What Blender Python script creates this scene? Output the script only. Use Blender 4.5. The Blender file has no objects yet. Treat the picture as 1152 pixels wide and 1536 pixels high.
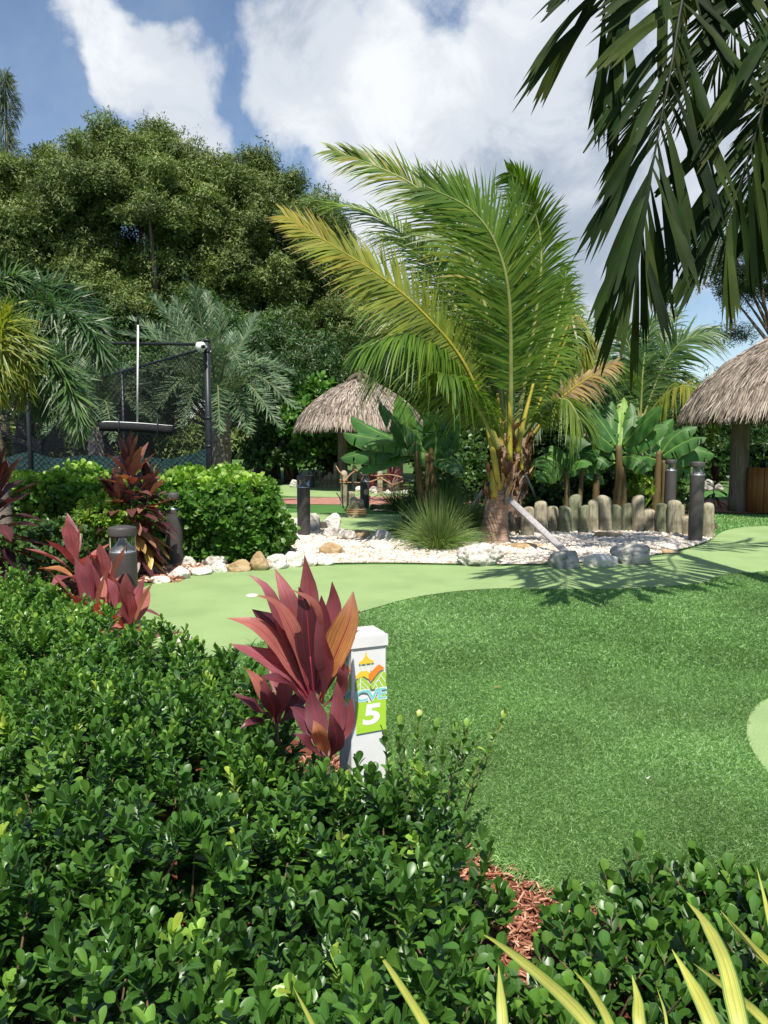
import bpy, bmesh, math, random
import numpy as np
from mathutils import Vector, Matrix, noise as mnoise
R = np.random.default_rng(7)
random.seed(7)
scene = bpy.context.scene
COL = scene.collection
PI = math.pi

# ------------------------------------------------------------------ camera geometry
FPX = 1154.0
HC = 1.55
PITCH = math.atan((768 - 660) / FPX)
cp, sp = math.cos(PITCH), math.sin(PITCH)

def ray(px, py):
    a = (px - 576) / FPX
    b = (768 - py) / FPX
    return np.array([a, cp + b * sp, -sp + b * cp])

def P(px, py, d):                       # point seen at a pixel, d metres ahead
    r = ray(px, py)
    r = r * (d / r[1])
    return np.array([r[0], r[1], r[2] + HC])

def G(px, py, z=0.0):                   # point of the level z seen at a pixel
    r = ray(px, py)
    r = r * ((z - HC) / r[2])
    return np.array([r[0], r[1], r[2] + HC])

def GP(lst, z=0.0):
    return [G(x, y, z) for x, y in lst]

def nrm(v):
    v = np.asarray(v, float)
    n = np.linalg.norm(v, axis=-1, keepdims=True)
    return v / np.maximum(n, 1e-9)

# ------------------------------------------------------------------ mesh builder
class MB:
    def __init__(s):
        s.V = []; s.F = []; s.A = []; s.n = 0
    def add(s, V, F, rnd=0.5, lu=None, lv=None):
        V = np.asarray(V, float).reshape(-1, 3)
        n = len(V)
        A = np.zeros((n, 3))
        A[:, 0] = rnd
        if lu is not None: A[:, 1] = lu
        if lv is not None: A[:, 2] = lv
        for f in (F if isinstance(F, (list, tuple)) and len(F) and isinstance(F[0], np.ndarray) else [np.asarray(F, int)]):
            if len(f): s.F.append(f + s.n)
        s.V.append(V); s.A.append(A); s.n += n
    def inst(s, tpl, M, T, rnd):
        tv, tf, tlu, tlv = tpl[:4]
        trn = tpl[4] if len(tpl) > 4 else 0.0
        n = len(T); k = len(tv)
        V = np.einsum('nij,kj->nki', M, tv) + T[:, None, :]
        A = np.zeros((n, k, 3))
        A[:, :, 0] = np.clip(np.asarray(rnd)[:, None] + trn, 0, 1); A[:, :, 1] = tlu; A[:, :, 2] = tlv
        off = (np.arange(n) * k + s.n)[:, None, None]
        for f in (tf if isinstance(tf, list) else [tf]):
            s.F.append((f[None] + off).reshape(-1, f.shape[1]))
        s.V.append(V.reshape(-1, 3)); s.A.append(A.reshape(-1, 3)); s.n += n * k
    def data(s):
        return np.concatenate(s.V), s.F, np.concatenate(s.A)
    def build(s, name, mat, parent=None, smooth=True, org=None):
        V, F, A = s.data()
        if parent is not None:
            org = np.array(ORG[parent])
        elif org is None:
            lo, hi = V.min(0), V.max(0)
            org = np.array([(lo[0] + hi[0]) / 2, (lo[1] + hi[1]) / 2, lo[2]])
        V = V - np.asarray(org)
        me = bpy.data.meshes.new(name)
        me.vertices.add(len(V)); me.vertices.foreach_set('co', V.astype(np.float32).ravel())
        tot = [np.full(len(f), f.shape[1]) for f in F]
        tot = np.concatenate(tot)
        li = np.concatenate([f.ravel() for f in F])
        me.loops.add(len(li)); me.loops.foreach_set('vertex_index', li.astype(np.int32))
        st = np.concatenate([[0], np.cumsum(tot)[:-1]])
        me.polygons.add(len(tot)); me.polygons.foreach_set('loop_start', st.astype(np.int32))
        me.polygons.foreach_set('loop_total', tot.astype(np.int32))
        me.polygons.foreach_set('use_smooth', np.full(len(tot), smooth))
        for i, an in enumerate(('rnd', 'lu', 'lv')):
            at = me.attributes.new(an, 'FLOAT', 'POINT')
            at.data.foreach_set('value', A[:, i].astype(np.float32))
        me.update(calc_edges=True)
        if isinstance(mat, str): mat = M[mat]
        me.materials.append(mat)
        o = bpy.data.objects.new(name, me); COL.objects.link(o)
        if parent is not None:
            o.parent = parent
            ORG[o] = ORG[parent]
            off = np.array(ORG[parent])
        else:
            o.location = org
            ORG[o] = tuple(org)
        return o

ORG = {}
def tag(o, label=None, cat=None, group=None, kind=None):
    if label: o['label'] = label
    if cat: o['category'] = cat
    if group: o['group'] = group
    if kind: o['kind'] = kind
    return o

def thing(name, label, cat, loc, group=None):
    o = bpy.data.objects.new(name, None); COL.objects.link(o)
    o.location = tuple(loc); o.empty_display_size = 0.1
    ORG[o] = tuple(loc)
    return tag(o, label, cat, group)

# ------------------------------------------------------------------ shape helpers
def cr(pts, n):                                     # smooth curve through points
    p = np.asarray(pts, float)
    if len(p) == 2:
        t = np.linspace(0, 1, n)[:, None]
        return p[0] * (1 - t) + p[1] * t
    q = np.vstack([2 * p[0] - p[1], p, 2 * p[-1] - p[-2]])
    seg = np.linalg.norm(np.diff(p, axis=0), axis=1)
    cum = np.concatenate([[0], np.cumsum(seg)])
    out = []
    for u in np.linspace(0, cum[-1], n):
        i = min(np.searchsorted(cum, u, 'right') - 1, len(seg) - 1)
        t = (u - cum[i]) / max(seg[i], 1e-9)
        a, b, c, d = q[i], q[i + 1], q[i + 2], q[i + 3]
        out.append(0.5 * ((2 * b) + (-a + c) * t + (2 * a - 5 * b + 4 * c - d) * t * t + (-a + 3 * b - 3 * c + d) * t ** 3))
    return np.array(out)

def tang(p):
    return nrm(np.gradient(p, axis=0))

def tube(mb, pts, rad, k=8, rnd=0.5, cap=True, jitter=0):
    p = np.asarray(pts, float); n = len(p)
    rad = np.broadcast_to(np.asarray(rad, float), (n,))
    T = tang(p)
    ref = np.array([0.0, 0, 1.0]) if abs(T[0][2]) < 0.9 else np.array([1.0, 0, 0])
    V = []
    u = nrm(np.cross(T[0], ref))
    for i in range(n):
        u = u - T[i] * np.dot(u, T[i]); u = nrm(u)
        w = np.cross(T[i], u)
        a = np.arange(k) * 2 * PI / k
        r = rad[i] * (1 + (R.uniform(-jitter, jitter, k) if jitter else 0))
        V.append(p[i] + (np.cos(a) * r)[:, None] * u + (np.sin(a) * r)[:, None] * w)
    V = np.concatenate(V)
    i, j = np.meshgrid(np.arange(n - 1), np.arange(k), indexing='ij')
    i = i.ravel(); j = j.ravel(); j2 = (j + 1) % k
    F = np.stack([i * k + j, i * k + j2, (i + 1) * k + j2, (i + 1) * k + j], 1)
    fs = [F]
    if cap:
        V = np.vstack([V, p[0], p[-1]])
        a = np.arange(k); b = (a + 1) % k
        fs.append(np.stack([np.full(k, n * k), b, a], 1))
        fs.append(np.stack([np.full(k, n * k + 1), (n - 1) * k + a, (n - 1) * k + b], 1))
    lv = np.concatenate([np.repeat(np.linspace(0, 1, n), k), [0, 1] if cap else []])
    lu = np.concatenate([np.tile(np.arange(k) / k, n), [0, 0] if cap else []])
    mb.add(V, fs, rnd, lu=lu, lv=lv)

def lathe(mb, prof, c, k=24, rnd=0.5):              # profile list of (radius, z)
    c = np.asarray(c, float)
    a = np.arange(k) * 2 * PI / k
    V = np.concatenate([np.stack([c[0] + r * np.cos(a), c[1] + r * np.sin(a), np.full(k, c[2] + z)], 1) for r, z in prof])
    n = len(prof)
    i, j = np.meshgrid(np.arange(n - 1), np.arange(k), indexing='ij')
    i = i.ravel(); j = j.ravel(); j2 = (j + 1) % k
    F = np.stack([i * k + j, i * k + j2, (i + 1) * k + j2, (i + 1) * k + j], 1)
    mb.add(V, F, rnd, lv=np.repeat(np.linspace(0, 1, n), k), lu=np.tile(np.arange(k) / k, n))

def board(mb, a, b, w, t, up=(0, 0, 1), rnd=0.5, bev=0.12):    # plank from a to b with eased edges
    a = np.asarray(a, float); b = np.asarray(b, float)
    y = nrm(b - a); up = np.asarray(up, float)
    x = nrm(np.cross(y, up)); z = np.cross(x, y)
    c = min(w, t) * bev
    o = [(-w/2, -t/2+c), (-w/2+c, -t/2), (w/2-c, -t/2), (w/2, -t/2+c), (w/2, t/2-c), (w/2-c, t/2), (-w/2+c, t/2), (-w/2, t/2-c)]
    V = [e + x * p + z * q for e in (a, b) for p, q in o]
    F = np.array([[i, (i+1) % 8, 8 + (i+1) % 8, 8 + i] for i in range(8)])
    e1 = np.array([[7, 6, 5, 4], [7, 4, 3, 0], [3, 2, 1, 0]]); e2 = np.array([[12, 13, 14, 15], [8, 11, 12, 15], [8, 9, 10, 11]])
    mb.add(V, [F, e1, e2], rnd, lv=[0]*8 + [1]*8)

def basis(y, up=(0, 0, 1)):                         # frames whose Y axis is y, Z near up
    y = nrm(y); up = np.broadcast_to(np.asarray(up, float), y.shape)
    x = np.cross(y, up)
    bad = np.linalg.norm(x, axis=-1) < 1e-3
    x[bad] = np.array([1.0, 0, 0])
    x = nrm(x); z = np.cross(x, y)
    return np.stack([x, y, z], -1)

def leaf_tpl(L, W, prof, n=5, fold=0.25, curl=0.25, lift=0.0):
    t = 1 - (1 - np.linspace(0, 1, n + 1)) ** 1.45
    w = np.interp(t, [p[0] for p in prof], [p[1] for p in prof]) * W / 2
    V = []
    for i in range(n + 1):
        z = lift * t[i] * L - curl * L * t[i] ** 2
        y = t[i] * L * (1 - 0.15 * curl * t[i])
        V += [(-w[i], y, z + fold * w[i]), (0, y, z), (w[i], y, z + fold * w[i])]
    F = []
    for i in range(n):
        for j in range(2):
            a = i * 3 + j
            F.append((a, a + 1, a + 4, a + 3))
    lu = np.tile([0, .5, 1], n + 1); lv = np.repeat(t, 3)
    return np.array(V), np.array(F), lu, lv

def merge_tpl(lst):                                 # (tpl, M, T, rnd) -> one template
    V = []; F = []; U = []; W = []; Rn = []; n = 0
    for (tv, tf, lu, lv), m, t, r in lst:
        V.append(tv @ m.T + t); F.append(tf + n); U.append(lu); W.append(lv); Rn.append(np.full(len(tv), r)); n += len(tv)
    return np.concatenate(V), np.concatenate(F), np.concatenate(U), np.concatenate(W), np.concatenate(Rn)

def rotz(a):
    c, s = np.cos(a), np.sin(a)
    z = np.zeros_like(c); o = np.ones_like(c)
    return np.stack([np.stack([c, -s, z], -1), np.stack([s, c, z], -1), np.stack([z, z, o], -1)], -2)

def strip(mb, pts, wid, nv, n=None, fold=0.2, rnd=0.5, wav=0.0):   # curved leaf blade along points, facing nv
    if n: 
        t0 = np.linspace(0, 1, len(pts)); pts = cr(pts, n)
    p = np.asarray(pts, float); n = len(p)
    if not np.isscalar(wid):
        wid = np.interp(np.linspace(0, 1, n), [q[0] for q in wid], [q[1] for q in wid])
    T = tang(p); nv = np.broadcast_to(np.asarray(nv, float), p.shape)
    x = nrm(np.cross(T, nv)); z = np.cross(x, T)
    w = np.broadcast_to(wid, (n,))[:, None] / 2
    ph = R.uniform(0, 6.28)
    wv = (wav * np.sin(np.linspace(0, 14, n) + ph))[:, None] * w
    V = np.stack([p - x * w + z * (fold * w + wv), p, p + x * w + z * (fold * w - wv)], 1).reshape(-1, 3)
    F = []
    for i in range(n - 1):
        for j in range(2):
            a = i * 3 + j; F.append((a, a + 1, a + 4, a + 3))
    mb.add(V, np.array(F), rnd, lu=np.tile([0, .5, 1], n), lv=np.repeat(np.linspace(0, 1, n), 3))

def leaflets(mb, B, D, L, W, droop, N, prof, nseg=4, rnd=0.5, jag=0.0, fold=0.0):
    """many blades at once: base B, direction D, length L, width W, sag, facing N"""
    n = len(B); t = np.linspace(0, 1, nseg + 1)
    D = nrm(D); L = np.broadcast_to(L, (n,)); W = np.broadcast_to(W, (n,)); droop = np.broadcast_to(droop, (n,))
    c = B[:, None] + D[:, None] * (L[:, None] * t)[..., None]
    c[:, :, 2] -= (droop * L)[:, None] * t ** 2
    T = nrm(np.gradient(c, axis=1))
    x = nrm(np.cross(T, N[:, None]))
    w = np.interp(t, [p[0] for p in prof], [p[1] for p in prof])
    w = W[:, None] * w[None] / 2
    if jag:
        cols = 7
        s = np.linspace(-1, 1, cols)
        V = c[:, :, None] + x[:, :, None] * (w[:, :, None] * s)[..., None]
        zz = np.cross(x, T)
        V = V + zz[:, :, None] * (w[:, :, None] * np.abs(s) * fold)[..., None]
        V = V + zz[:, :, None] * (w[:, :, None] * .35 * np.sin(t * 7)[None, :, None] * R.uniform(-1, 1, (n, 1, 1)) * s)[..., None]
        j = R.uniform(-jag, jag * 0.5, (n, cols)) * L[:, None]; j[:, 0] *= .4; j[:, -1] *= .4
        V[:, -1] += T[:, -1][:, None] * j[..., None]
        V[:, -2] += T[:, -1][:, None] * (j * 0.4)[..., None]
    else:
        cols = 3 if fold else 2
        s = np.linspace(-1, 1, cols)
        V = c[:, :, None] + x[:, :, None] * (w[:, :, None] * s)[..., None]
        if fold:
            zz = np.cross(x, T)
            V = V + zz[:, :, None] * (w[:, :, None] * np.abs(s) * fold)[..., None]
    m = (nseg + 1) * cols
    F = []
    for i in range(nseg):
        for q in range(cols - 1):
            a = i * cols + q; F.append((a, a + 1, a + cols + 1, a + cols))
    F = np.array(F)[None] + (np.arange(n) * m)[:, None, None]
    lu = np.tile(np.linspace(0, 1, cols), n * (nseg + 1)); lv = np.tile(np.repeat(t, cols), n)
    rr = np.repeat(np.broadcast_to(rnd, (n,)), m)
    mb.add(V.reshape(-1, 3), F.reshape(-1, 4), rr, lu=lu, lv=lv)

LEAFLET = [(0, .55), (.25, 1), (.6, .75), (1, .05)]
def frond(name, parent, ctrl, n=60, L=0.8, W=0.035, hint=(0, -1, 0.3), a0=75, a1=25, droop=0.35, lift=0.15, matl='coco_leaf', matr='coco_rachis',
          start=0.18, r0=0.02, prof=LEAFLET, jag=0.0, lenp=((0, .35), (.25, .95), (.5, 1), (.8, .75), (1, .35)), rnd=(0.2, 0.8), spread=0.1, nseg=4, fold=0.0,
          sides=(1, -1), extra=None, grad=0.0):
    """a pinnate palm leaf: rachis tube plus two combs of leaflets"""
    p = cr(ctrl, 40)
    mr = MB(); tube(mr, p, np.linspace(r0, r0 * 0.15, 40) , 6, rnd=0.5)
    T = tang(p)
    u = np.linspace(start, 0.995, n)
    idx = u * 39
    i0 = np.floor(idx).astype(int).clip(0, 38); fr = (idx - i0)[:, None]
    B = p[i0] * (1 - fr) + p[i0 + 1] * fr; TT = nrm(T[i0] * (1 - fr) + T[i0 + 1] * fr)
    h = np.broadcast_to(np.asarray(hint, float), TT.shape)
    up = nrm(h - TT * (h * TT).sum(1, keepdims=True)); side = np.cross(TT, up)
    ml = MB()
    v = (u - start) / (1 - start)
    ln = L * np.interp(v, [q[0] for q in lenp], [q[1] for q in lenp])
    ang = np.radians(a0 + (a1 - a0) * v)
    for s in sides:
        a = ang + R.normal(0, spread * 0.6, n)
        D = TT * np.cos(a)[:, None] + side * (s * np.sin(a))[:, None] + up * (lift + R.normal(0, spread, n))[:, None]
        rr = np.clip(R.uniform(rnd[0], rnd[1], n) + grad * v, 0, 1)
        N = up + R.normal(0, 0.15, up.shape)
        leaflets(ml, B, D, ln * R.uniform(.85, 1.1, n), W * R.uniform(.8, 1.15, n), droop * R.uniform(.6, 1.4, n), N, prof, nseg, rr, jag, fold)
    o = mr.build(name, matr, parent)
    q = ml.build('leaflets', matl, o)
    return o

# ------------------------------------------------------------------ materials
M = {}
def nt_new(name):
    m = bpy.data.materials.new(name); m.use_nodes = True
    nt = m.node_tree
    for x in list(nt.nodes): nt.nodes.remove(x)
    return m, nt, nt.nodes, nt.links

def ramp(N, stops):
    r = N.new('ShaderNodeValToRGB'); e = r.color_ramp.elements
    while len(e) > 1: e.remove(e[0])
    e[0].position = stops[0][0]; e[0].color = (*stops[0][1], 1)
    for p, c in stops[1:]:
        k = e.new(p); k.color = (*c, 1)
    return r

def leafmat(name, stops, rough=0.4, trans=0.3, tcol=(1.0, 1.25, 0.45), mid=None, edge=None, tip=None, spec=0.5, nscale=30, namt=0.25, stripe=None, bump=0.0):
    m, nt, N, Lk = nt_new(name)
    at = N.new('ShaderNodeAttribute'); at.attribute_name = 'rnd'
    rp = ramp(N, stops)
    Lk.new(at.outputs['Fac'], rp.inputs[0]); col = rp.outputs[0]
    tc = N.new('ShaderNodeTexCoord')
    ns = N.new('ShaderNodeTexNoise'); ns.inputs['Scale'].default_value = nscale; ns.inputs['Detail'].default_value = 3
    Lk.new(tc.outputs['Object'], ns.inputs['Vector'])
    mr = N.new('ShaderNodeMapRange'); mr.inputs[1].default_value = .3; mr.inputs[2].default_value = .7
    mr.inputs[3].default_value = 1 - namt; mr.inputs[4].default_value = 1 + namt
    Lk.new(ns.outputs['Fac'], mr.inputs[0])
    mx = N.new('ShaderNodeMix'); mx.data_type = 'RGBA'; mx.blend_type = 'MULTIPLY'; mx.inputs[0].default_value = 1
    cmb = N.new('ShaderNodeCombineColor')
    for i in range(3): Lk.new(mr.outputs[0], cmb.inputs[i])
    Lk.new(col, mx.inputs[6]); Lk.new(cmb.outputs[0], mx.inputs[7]); col = mx.outputs[2]
    def over(fac, c):
        nonlocal col
        k = N.new('ShaderNodeMix'); k.data_type = 'RGBA'
        Lk.new(fac, k.inputs[0]); Lk.new(col, k.inputs[6]); k.inputs[7].default_value = (*c, 1); col = k.outputs[2]
    if mid or edge or stripe:
        au = N.new('ShaderNodeAttribute'); au.attribute_name = 'lu'
        ab = N.new('ShaderNodeMath'); ab.operation = 'SUBTRACT'; Lk.new(au.outputs['Fac'], ab.inputs[0]); ab.inputs[1].default_value = .5
        aa = N.new('ShaderNodeMath'); aa.operation = 'ABSOLUTE'; Lk.new(ab.outputs[0], aa.inputs[0])
        if mid:
            q = N.new('ShaderNodeMapRange'); q.inputs[1].default_value = mid[1]; q.inputs[2].default_value = mid[1] * 0.4; Lk.new(aa.outputs[0], q.inputs[0]); over(q.outputs[0], mid[0])
        if edge:
            q = N.new('ShaderNodeMapRange'); q.inputs[1].default_value = .5 - edge[1] * 1.3; q.inputs[2].default_value = .5 - edge[1] * .7; Lk.new(aa.outputs[0], q.inputs[0]); over(q.outputs[0], edge[0])
        if stripe:
            w = N.new('ShaderNodeMath'); w.operation = 'MULTIPLY'; w.inputs[1].default_value = stripe[1]; Lk.new(au.outputs['Fac'], w.inputs[0])
            nn = N.new('ShaderNodeTexNoise'); nn.noise_dimensions = '1D'; nn.inputs['Scale'].default_value = 1; Lk.new(w.outputs[0], nn.inputs['W'])
            q = N.new('ShaderNodeMapRange'); q.inputs[1].default_value = .5; q.inputs[2].default_value = .6; q.inputs[4].default_value = .7; Lk.new(nn.outputs[0], q.inputs[0]); over(q.outputs[0], stripe[0])
    if tip:
        av = N.new('ShaderNodeAttribute'); av.attribute_name = 'lv'
        ad = N.new('ShaderNodeMath'); ad.operation = 'MULTIPLY_ADD'; Lk.new(at.outputs['Fac'], ad.inputs[0]); ad.inputs[1].default_value = .35; Lk.new(av.outputs['Fac'], ad.inputs[2])
        q = N.new('ShaderNodeMapRange'); q.inputs[1].default_value = tip[1] + .17; q.inputs[2].default_value = tip[1] + .35; Lk.new(ad.outputs[0], q.inputs[0]); over(q.outputs[0], tip[0])
    bs = N.new('ShaderNodeBsdfPrincipled'); bs.inputs['Roughness'].default_value = rough; bs.inputs['Specular IOR Level'].default_value = spec
    Lk.new(col, bs.inputs['Base Color'])
    out = N.new('ShaderNodeOutputMaterial')
    if trans:
        tr = N.new('ShaderNodeBsdfTranslucent')
        k = N.new('ShaderNodeMix'); k.data_type = 'RGBA'; k.blend_type = 'MULTIPLY'; k.inputs[0].default_value = 1
        Lk.new(col, k.inputs[6]); k.inputs[7].default_value = (*[c * 1.3 for c in tcol], 1); k.clamp_result = False
        Lk.new(k.outputs[2], tr.inputs[0])
        ms = N.new('ShaderNodeMixShader'); ms.inputs[0].default_value = trans
        Lk.new(bs.outputs[0], ms.inputs[1]); Lk.new(tr.outputs[0], ms.inputs[2]); Lk.new(ms.outputs[0], out.inputs[0])
    else:
        Lk.new(bs.outputs[0], out.inputs[0])
    M[name] = m
    return m

def solid(name, stops, scale=8, rough=0.7, bump=0.0, bscale=None, detail=6, spec=0.3, metal=0.0, stretch=(1, 1, 1), use_rnd=0.0, dist=0.0, bdist=0.01, stops2=None, scale2=1.0):
    m, nt, N, Lk = nt_new(name)
    tc = N.new('ShaderNodeTexCoord'); mp = N.new('ShaderNodeMapping'); mp.inputs['Scale'].default_value = stretch
    Lk.new(tc.outputs['Object'], mp.inputs['Vector'])
    ns = N.new('ShaderNodeTexNoise'); ns.inputs['Scale'].default_value = scale; ns.inputs['Detail'].default_value = detail; ns.inputs['Distortion'].default_value = dist
    ns.inputs['Roughness'].default_value = .6
    Lk.new(mp.outputs[0], ns.inputs['Vector'])
    fac = ns.outputs['Fac']
    if use_rnd:
        at = N.new('ShaderNodeAttribute'); at.attribute_name = 'rnd'
        a = N.new('ShaderNodeMath'); a.operation = 'SUBTRACT'; Lk.new(at.outputs['Fac'], a.inputs[0]); a.inputs[1].default_value = .5
        b = N.new('ShaderNodeMath'); b.operation = 'MULTIPLY_ADD'; Lk.new(a.outputs[0], b.inputs[0]); b.inputs[1].default_value = use_rnd; Lk.new(fac, b.inputs[2]); fac = b.outputs[0]
    rp = ramp(N, stops); Lk.new(fac, rp.inputs[0]); col = rp.outputs[0]
    if stops2:
        n2 = N.new('ShaderNodeTexNoise'); n2.inputs['Scale'].default_value = scale2; n2.inputs['Detail'].default_value = 4; Lk.new(tc.outputs['Object'], n2.inputs['Vector'])
        r2 = ramp(N, stops2); Lk.new(n2.outputs['Fac'], r2.inputs[0])
        k = N.new('ShaderNodeMix'); k.data_type = 'RGBA'; k.blend_type = 'MULTIPLY'; k.inputs[0].default_value = 1
        Lk.new(col, k.inputs[6]); Lk.new(r2.outputs[0], k.inputs[7]); col = k.outputs[2]
    bs = N.new('ShaderNodeBsdfPrincipled'); bs.inputs['Roughness'].default_value = rough; bs.inputs['Specular IOR Level'].default_value = spec; bs.inputs['Metallic'].default_value = metal
    Lk.new(col, bs.inputs['Base Color'])
    if bump:
        nb = N.new('ShaderNodeTexNoise'); nb.inputs['Scale'].default_value = bscale or scale * 3; nb.inputs['Detail'].default_value = 6
        Lk.new(mp.outputs[0], nb.inputs['Vector'])
        bp = N.new('ShaderNodeBump'); bp.inputs['Strength'].default_value = bump; bp.inputs['Distance'].default_value = bdist
        Lk.new(nb.outputs['Fac'], bp.inputs['Height']); Lk.new(bp.outputs[0], bs.inputs['Normal'])
    out = N.new('ShaderNodeOutputMaterial'); Lk.new(bs.outputs[0], out.inputs[0])
    M[name] = m
    return m
# ------------------------------------------------------------------ material list
solid('lawn', [(.3, (.05, .10, .022)), (.6, (.09, .165, .04)), (.8, (.14, .20, .06))], scale=3, rough=.95, bump=.6, bscale=60, bdist=.03, detail=8)
solid('turf_base', [(.3, (.055, .125, .03)), (.7, (.11, .22, .065))], scale=90, rough=.9, bump=.8, bscale=180, detail=4, bdist=.02)
solid('turf_far', [(.35, (.045, .13, .025)), (.65, (.085, .215, .05))], scale=55, rough=.9, bump=.6, bscale=120, detail=5, bdist=.02, stops2=[(.35, (.8, .85, .8)), (.65, (1.1, 1.08, 1.0))], scale2=1.2)
solid('putting', [(.3, (.19, .285, .11)), (.7, (.335, .45, .20))], scale=110, rough=.95, bump=.6, bscale=220, detail=5, bdist=.008, stops2=[(.3, (.82, .84, .82)), (.5, (.97, .97, .96)), (.7, (1.07, 1.06, 1.06))], scale2=1.5)
solid('gravel', [(.3, (.33, .27, .22)), (.5, (.57, .50, .42)), (.75, (.70, .65, .57))], scale=45, rough=.9, bump=1, bscale=40, bdist=.03, detail=8, stops2=[(.35, (.72, .68, .62)), (.6, (1.08, 1.05, 1.02))], scale2=1.6)
solid('pebble', [(.25, (.40, .31, .23)), (.5, (.62, .54, .45)), (.8, (.76, .71, .63))], scale=2, rough=.85, use_rnd=.9)
solid('brick', [(.35, (.28, .13, .095)), (.65, (.42, .22, .17))], scale=6, rough=.9, bump=.3)
solid('kerb', [(.35, (.45, .36, .25)), (.65, (.6, .5, .38))], scale=9, rough=.9, bump=.3)
solid('mulch_base', [(.3, (.10, .03, .018)), (.6, (.24, .075, .04)), (.8, (.33, .13, .07))], scale=35, rough=.95, bump=1, bscale=60, bdist=.03)
solid('mulch_chip', [(.1, (.16, .06, .035)), (.5, (.34, .135, .08)), (.9, (.55, .33, .22))], scale=20, rough=.9, use_rnd=1.0)
solid('court', [(.4, (.04, .10, .26)), (.6, (.05, .12, .30))], scale=3, rough=.8)
solid('soil', [(.3, (.03, .022, .014)), (.7, (.09, .065, .04))], scale=14, rough=1, bump=.8)
leafmat('turf_blade', [(0, (.10, .205, .05)), (.45, (.225, .395, .125)), (.8, (.345, .53, .21)), (1, (.51, .64, .38))], rough=.5, trans=.22, tcol=(.8, 1.1, .5), nscale=1.2, namt=.22, spec=.3)
leafmat('ficus_leaf', [(0, (.018, .058, .010)), (.4, (.054, .142, .019)), (.75, (.130, .265, .036)), (.96, (.25, .40, .06)), (1, (.32, .40, .05))], rough=.40, trans=.2, mid=((.11, .20, .04), .03), spec=.6, nscale=9, namt=.3)
leafmat('hedge_leaf', [(0, (.025, .075, .012)), (.4, (.075, .18, .025)), (.8, (.17, .32, .04)), (1, (.28, .43, .06))], rough=.4, trans=.25, mid=((.16, .26, .07), .03), spec=.4, nscale=5, namt=.25)
leafmat('young_leaf', [(0, (.08, .16, .02)), (.6, (.16, .28, .03)), (1, (.27, .35, .05))], rough=.4, trans=.3, nscale=5)
leafmat('ti_leaf', [(0, (.035, .010, .014)), (.3, (.12, .034, .044)), (.6, (.30, .10, .115)), (.85, (.44, .16, .12)), (1, (.52, .25, .06))], rough=.38, trans=.28, tcol=(1.5, .7, .5), mid=((.36, .035, .065), .03), stripe=((.17, .035, .05), 26), spec=.45, nscale=7, namt=.4, tip=((.34, .15, .09), .95))
leafmat('bronze_leaf', [(0, (.022, .010, .015)), (.4, (.075, .026, .034)), (.7, (.18, .075, .065)), (.88, (.30, .16, .09)), (1, (.48, .33, .07))], rough=.42, trans=.22, tcol=(1.4, .8, .5), mid=((.22, .05, .05), .03), spec=.4, nscale=5, namt=.4)
leafmat('red_leaf', [(0, (.03, .006, .01)), (1, (.16, .02, .04))], rough=.45, trans=.2, tcol=(1.4, .6, .6))
leafmat('stripe_leaf', [(0, (.42, .40, .06)), (1, (.55, .54, .13))], rough=.42, trans=.3, edge=((.05, .15, .03), .09), stripe=((.22, .33, .07), 9), spec=.35, nscale=14, namt=.12)
leafmat('coco_leaf', [(0, (.04, .10, .014)), (.5, (.105, .19, .024)), (.85, (.21, .27, .035)), (1, (.34, .29, .05))], rough=.40, trans=.42, tcol=(1.15, 1.2, .4), spec=.45, nscale=2)
leafmat('gold_leaf', [(0, (.11, .18, .022)), (.45, (.20, .24, .03)), (.8, (.36, .28, .05)), (1, (.42, .25, .08))], rough=.45, trans=.35, tcol=(1.15, 1.1, .4), tip=((.36, .22, .10), .85), nscale=2)
leafmat('dry_leaf', [(0, (.32, .26, .05)), (.5, (.36, .25, .08)), (1, (.26, .19, .12))], rough=.6, trans=.25, tcol=(1.2, 1, .6), nscale=3)
leafmat('foxtail_leaf', [(0, (.007, .017, .005)), (.5, (.016, .034, .007)), (.85, (.04, .06, .013)), (1, (.11, .11, .02))], rough=.6, trans=.16, tcol=(1.2, 1.15, .35), spec=.08, nscale=3, namt=.4, tip=((.075, .07, .018), 1.0))
leafmat('plume_leaf', [(0, (.014, .045, .010)), (.5, (.04, .10, .02)), (1, (.10, .17, .04))], rough=.45, trans=.25, spec=.5, nscale=3)
leafmat('date_leaf', [(0, (.05, .095, .05)), (.5, (.10, .165, .085)), (1, (.19, .25, .13))], rough=.45, trans=.2, tcol=(1, 1.15, .6), spec=.4, nscale=2)
leafmat('banana_leaf', [(0, (.025, .09, .022)), (.5, (.06, .17, .032)), (.85, (.14, .29, .05)), (1, (.24, .38, .08))], rough=.52, trans=.3, mid=((.16, .24, .07), .04), spec=.5, nscale=4, namt=.25, edge=((.15, .19, .04), .02))
leafmat('tuft_blade', [(0, (.035, .085, .018)), (.6, (.09, .175, .035)), (1, (.25, .28, .10))], rough=.5, trans=.25, nscale=2)
leafmat('tree_leaf', [(0, (.045, .072, .016)), (.4, (.095, .142, .032)), (.75, (.165, .215, .056)), (1, (.25, .28, .10))], rough=.5, trans=.18, nscale=.6, namt=.3, spec=.35)
leafmat('dark_leaf', [(0, (.014, .042, .010)), (.5, (.035, .085, .016)), (1, (.075, .145, .028))], rough=.45, trans=.16, nscale=.6)
leafmat('bright_leaf', [(0, (.03, .09, .016)), (.5, (.075, .19, .03)), (1, (.15, .28, .06))], rough=.35, trans=.22, nscale=.8)
leafmat('pale_leaf', [(0, (.05, .075, .035)), (1, (.13, .16, .09))], rough=.6, trans=.2, nscale=.5)
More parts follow.
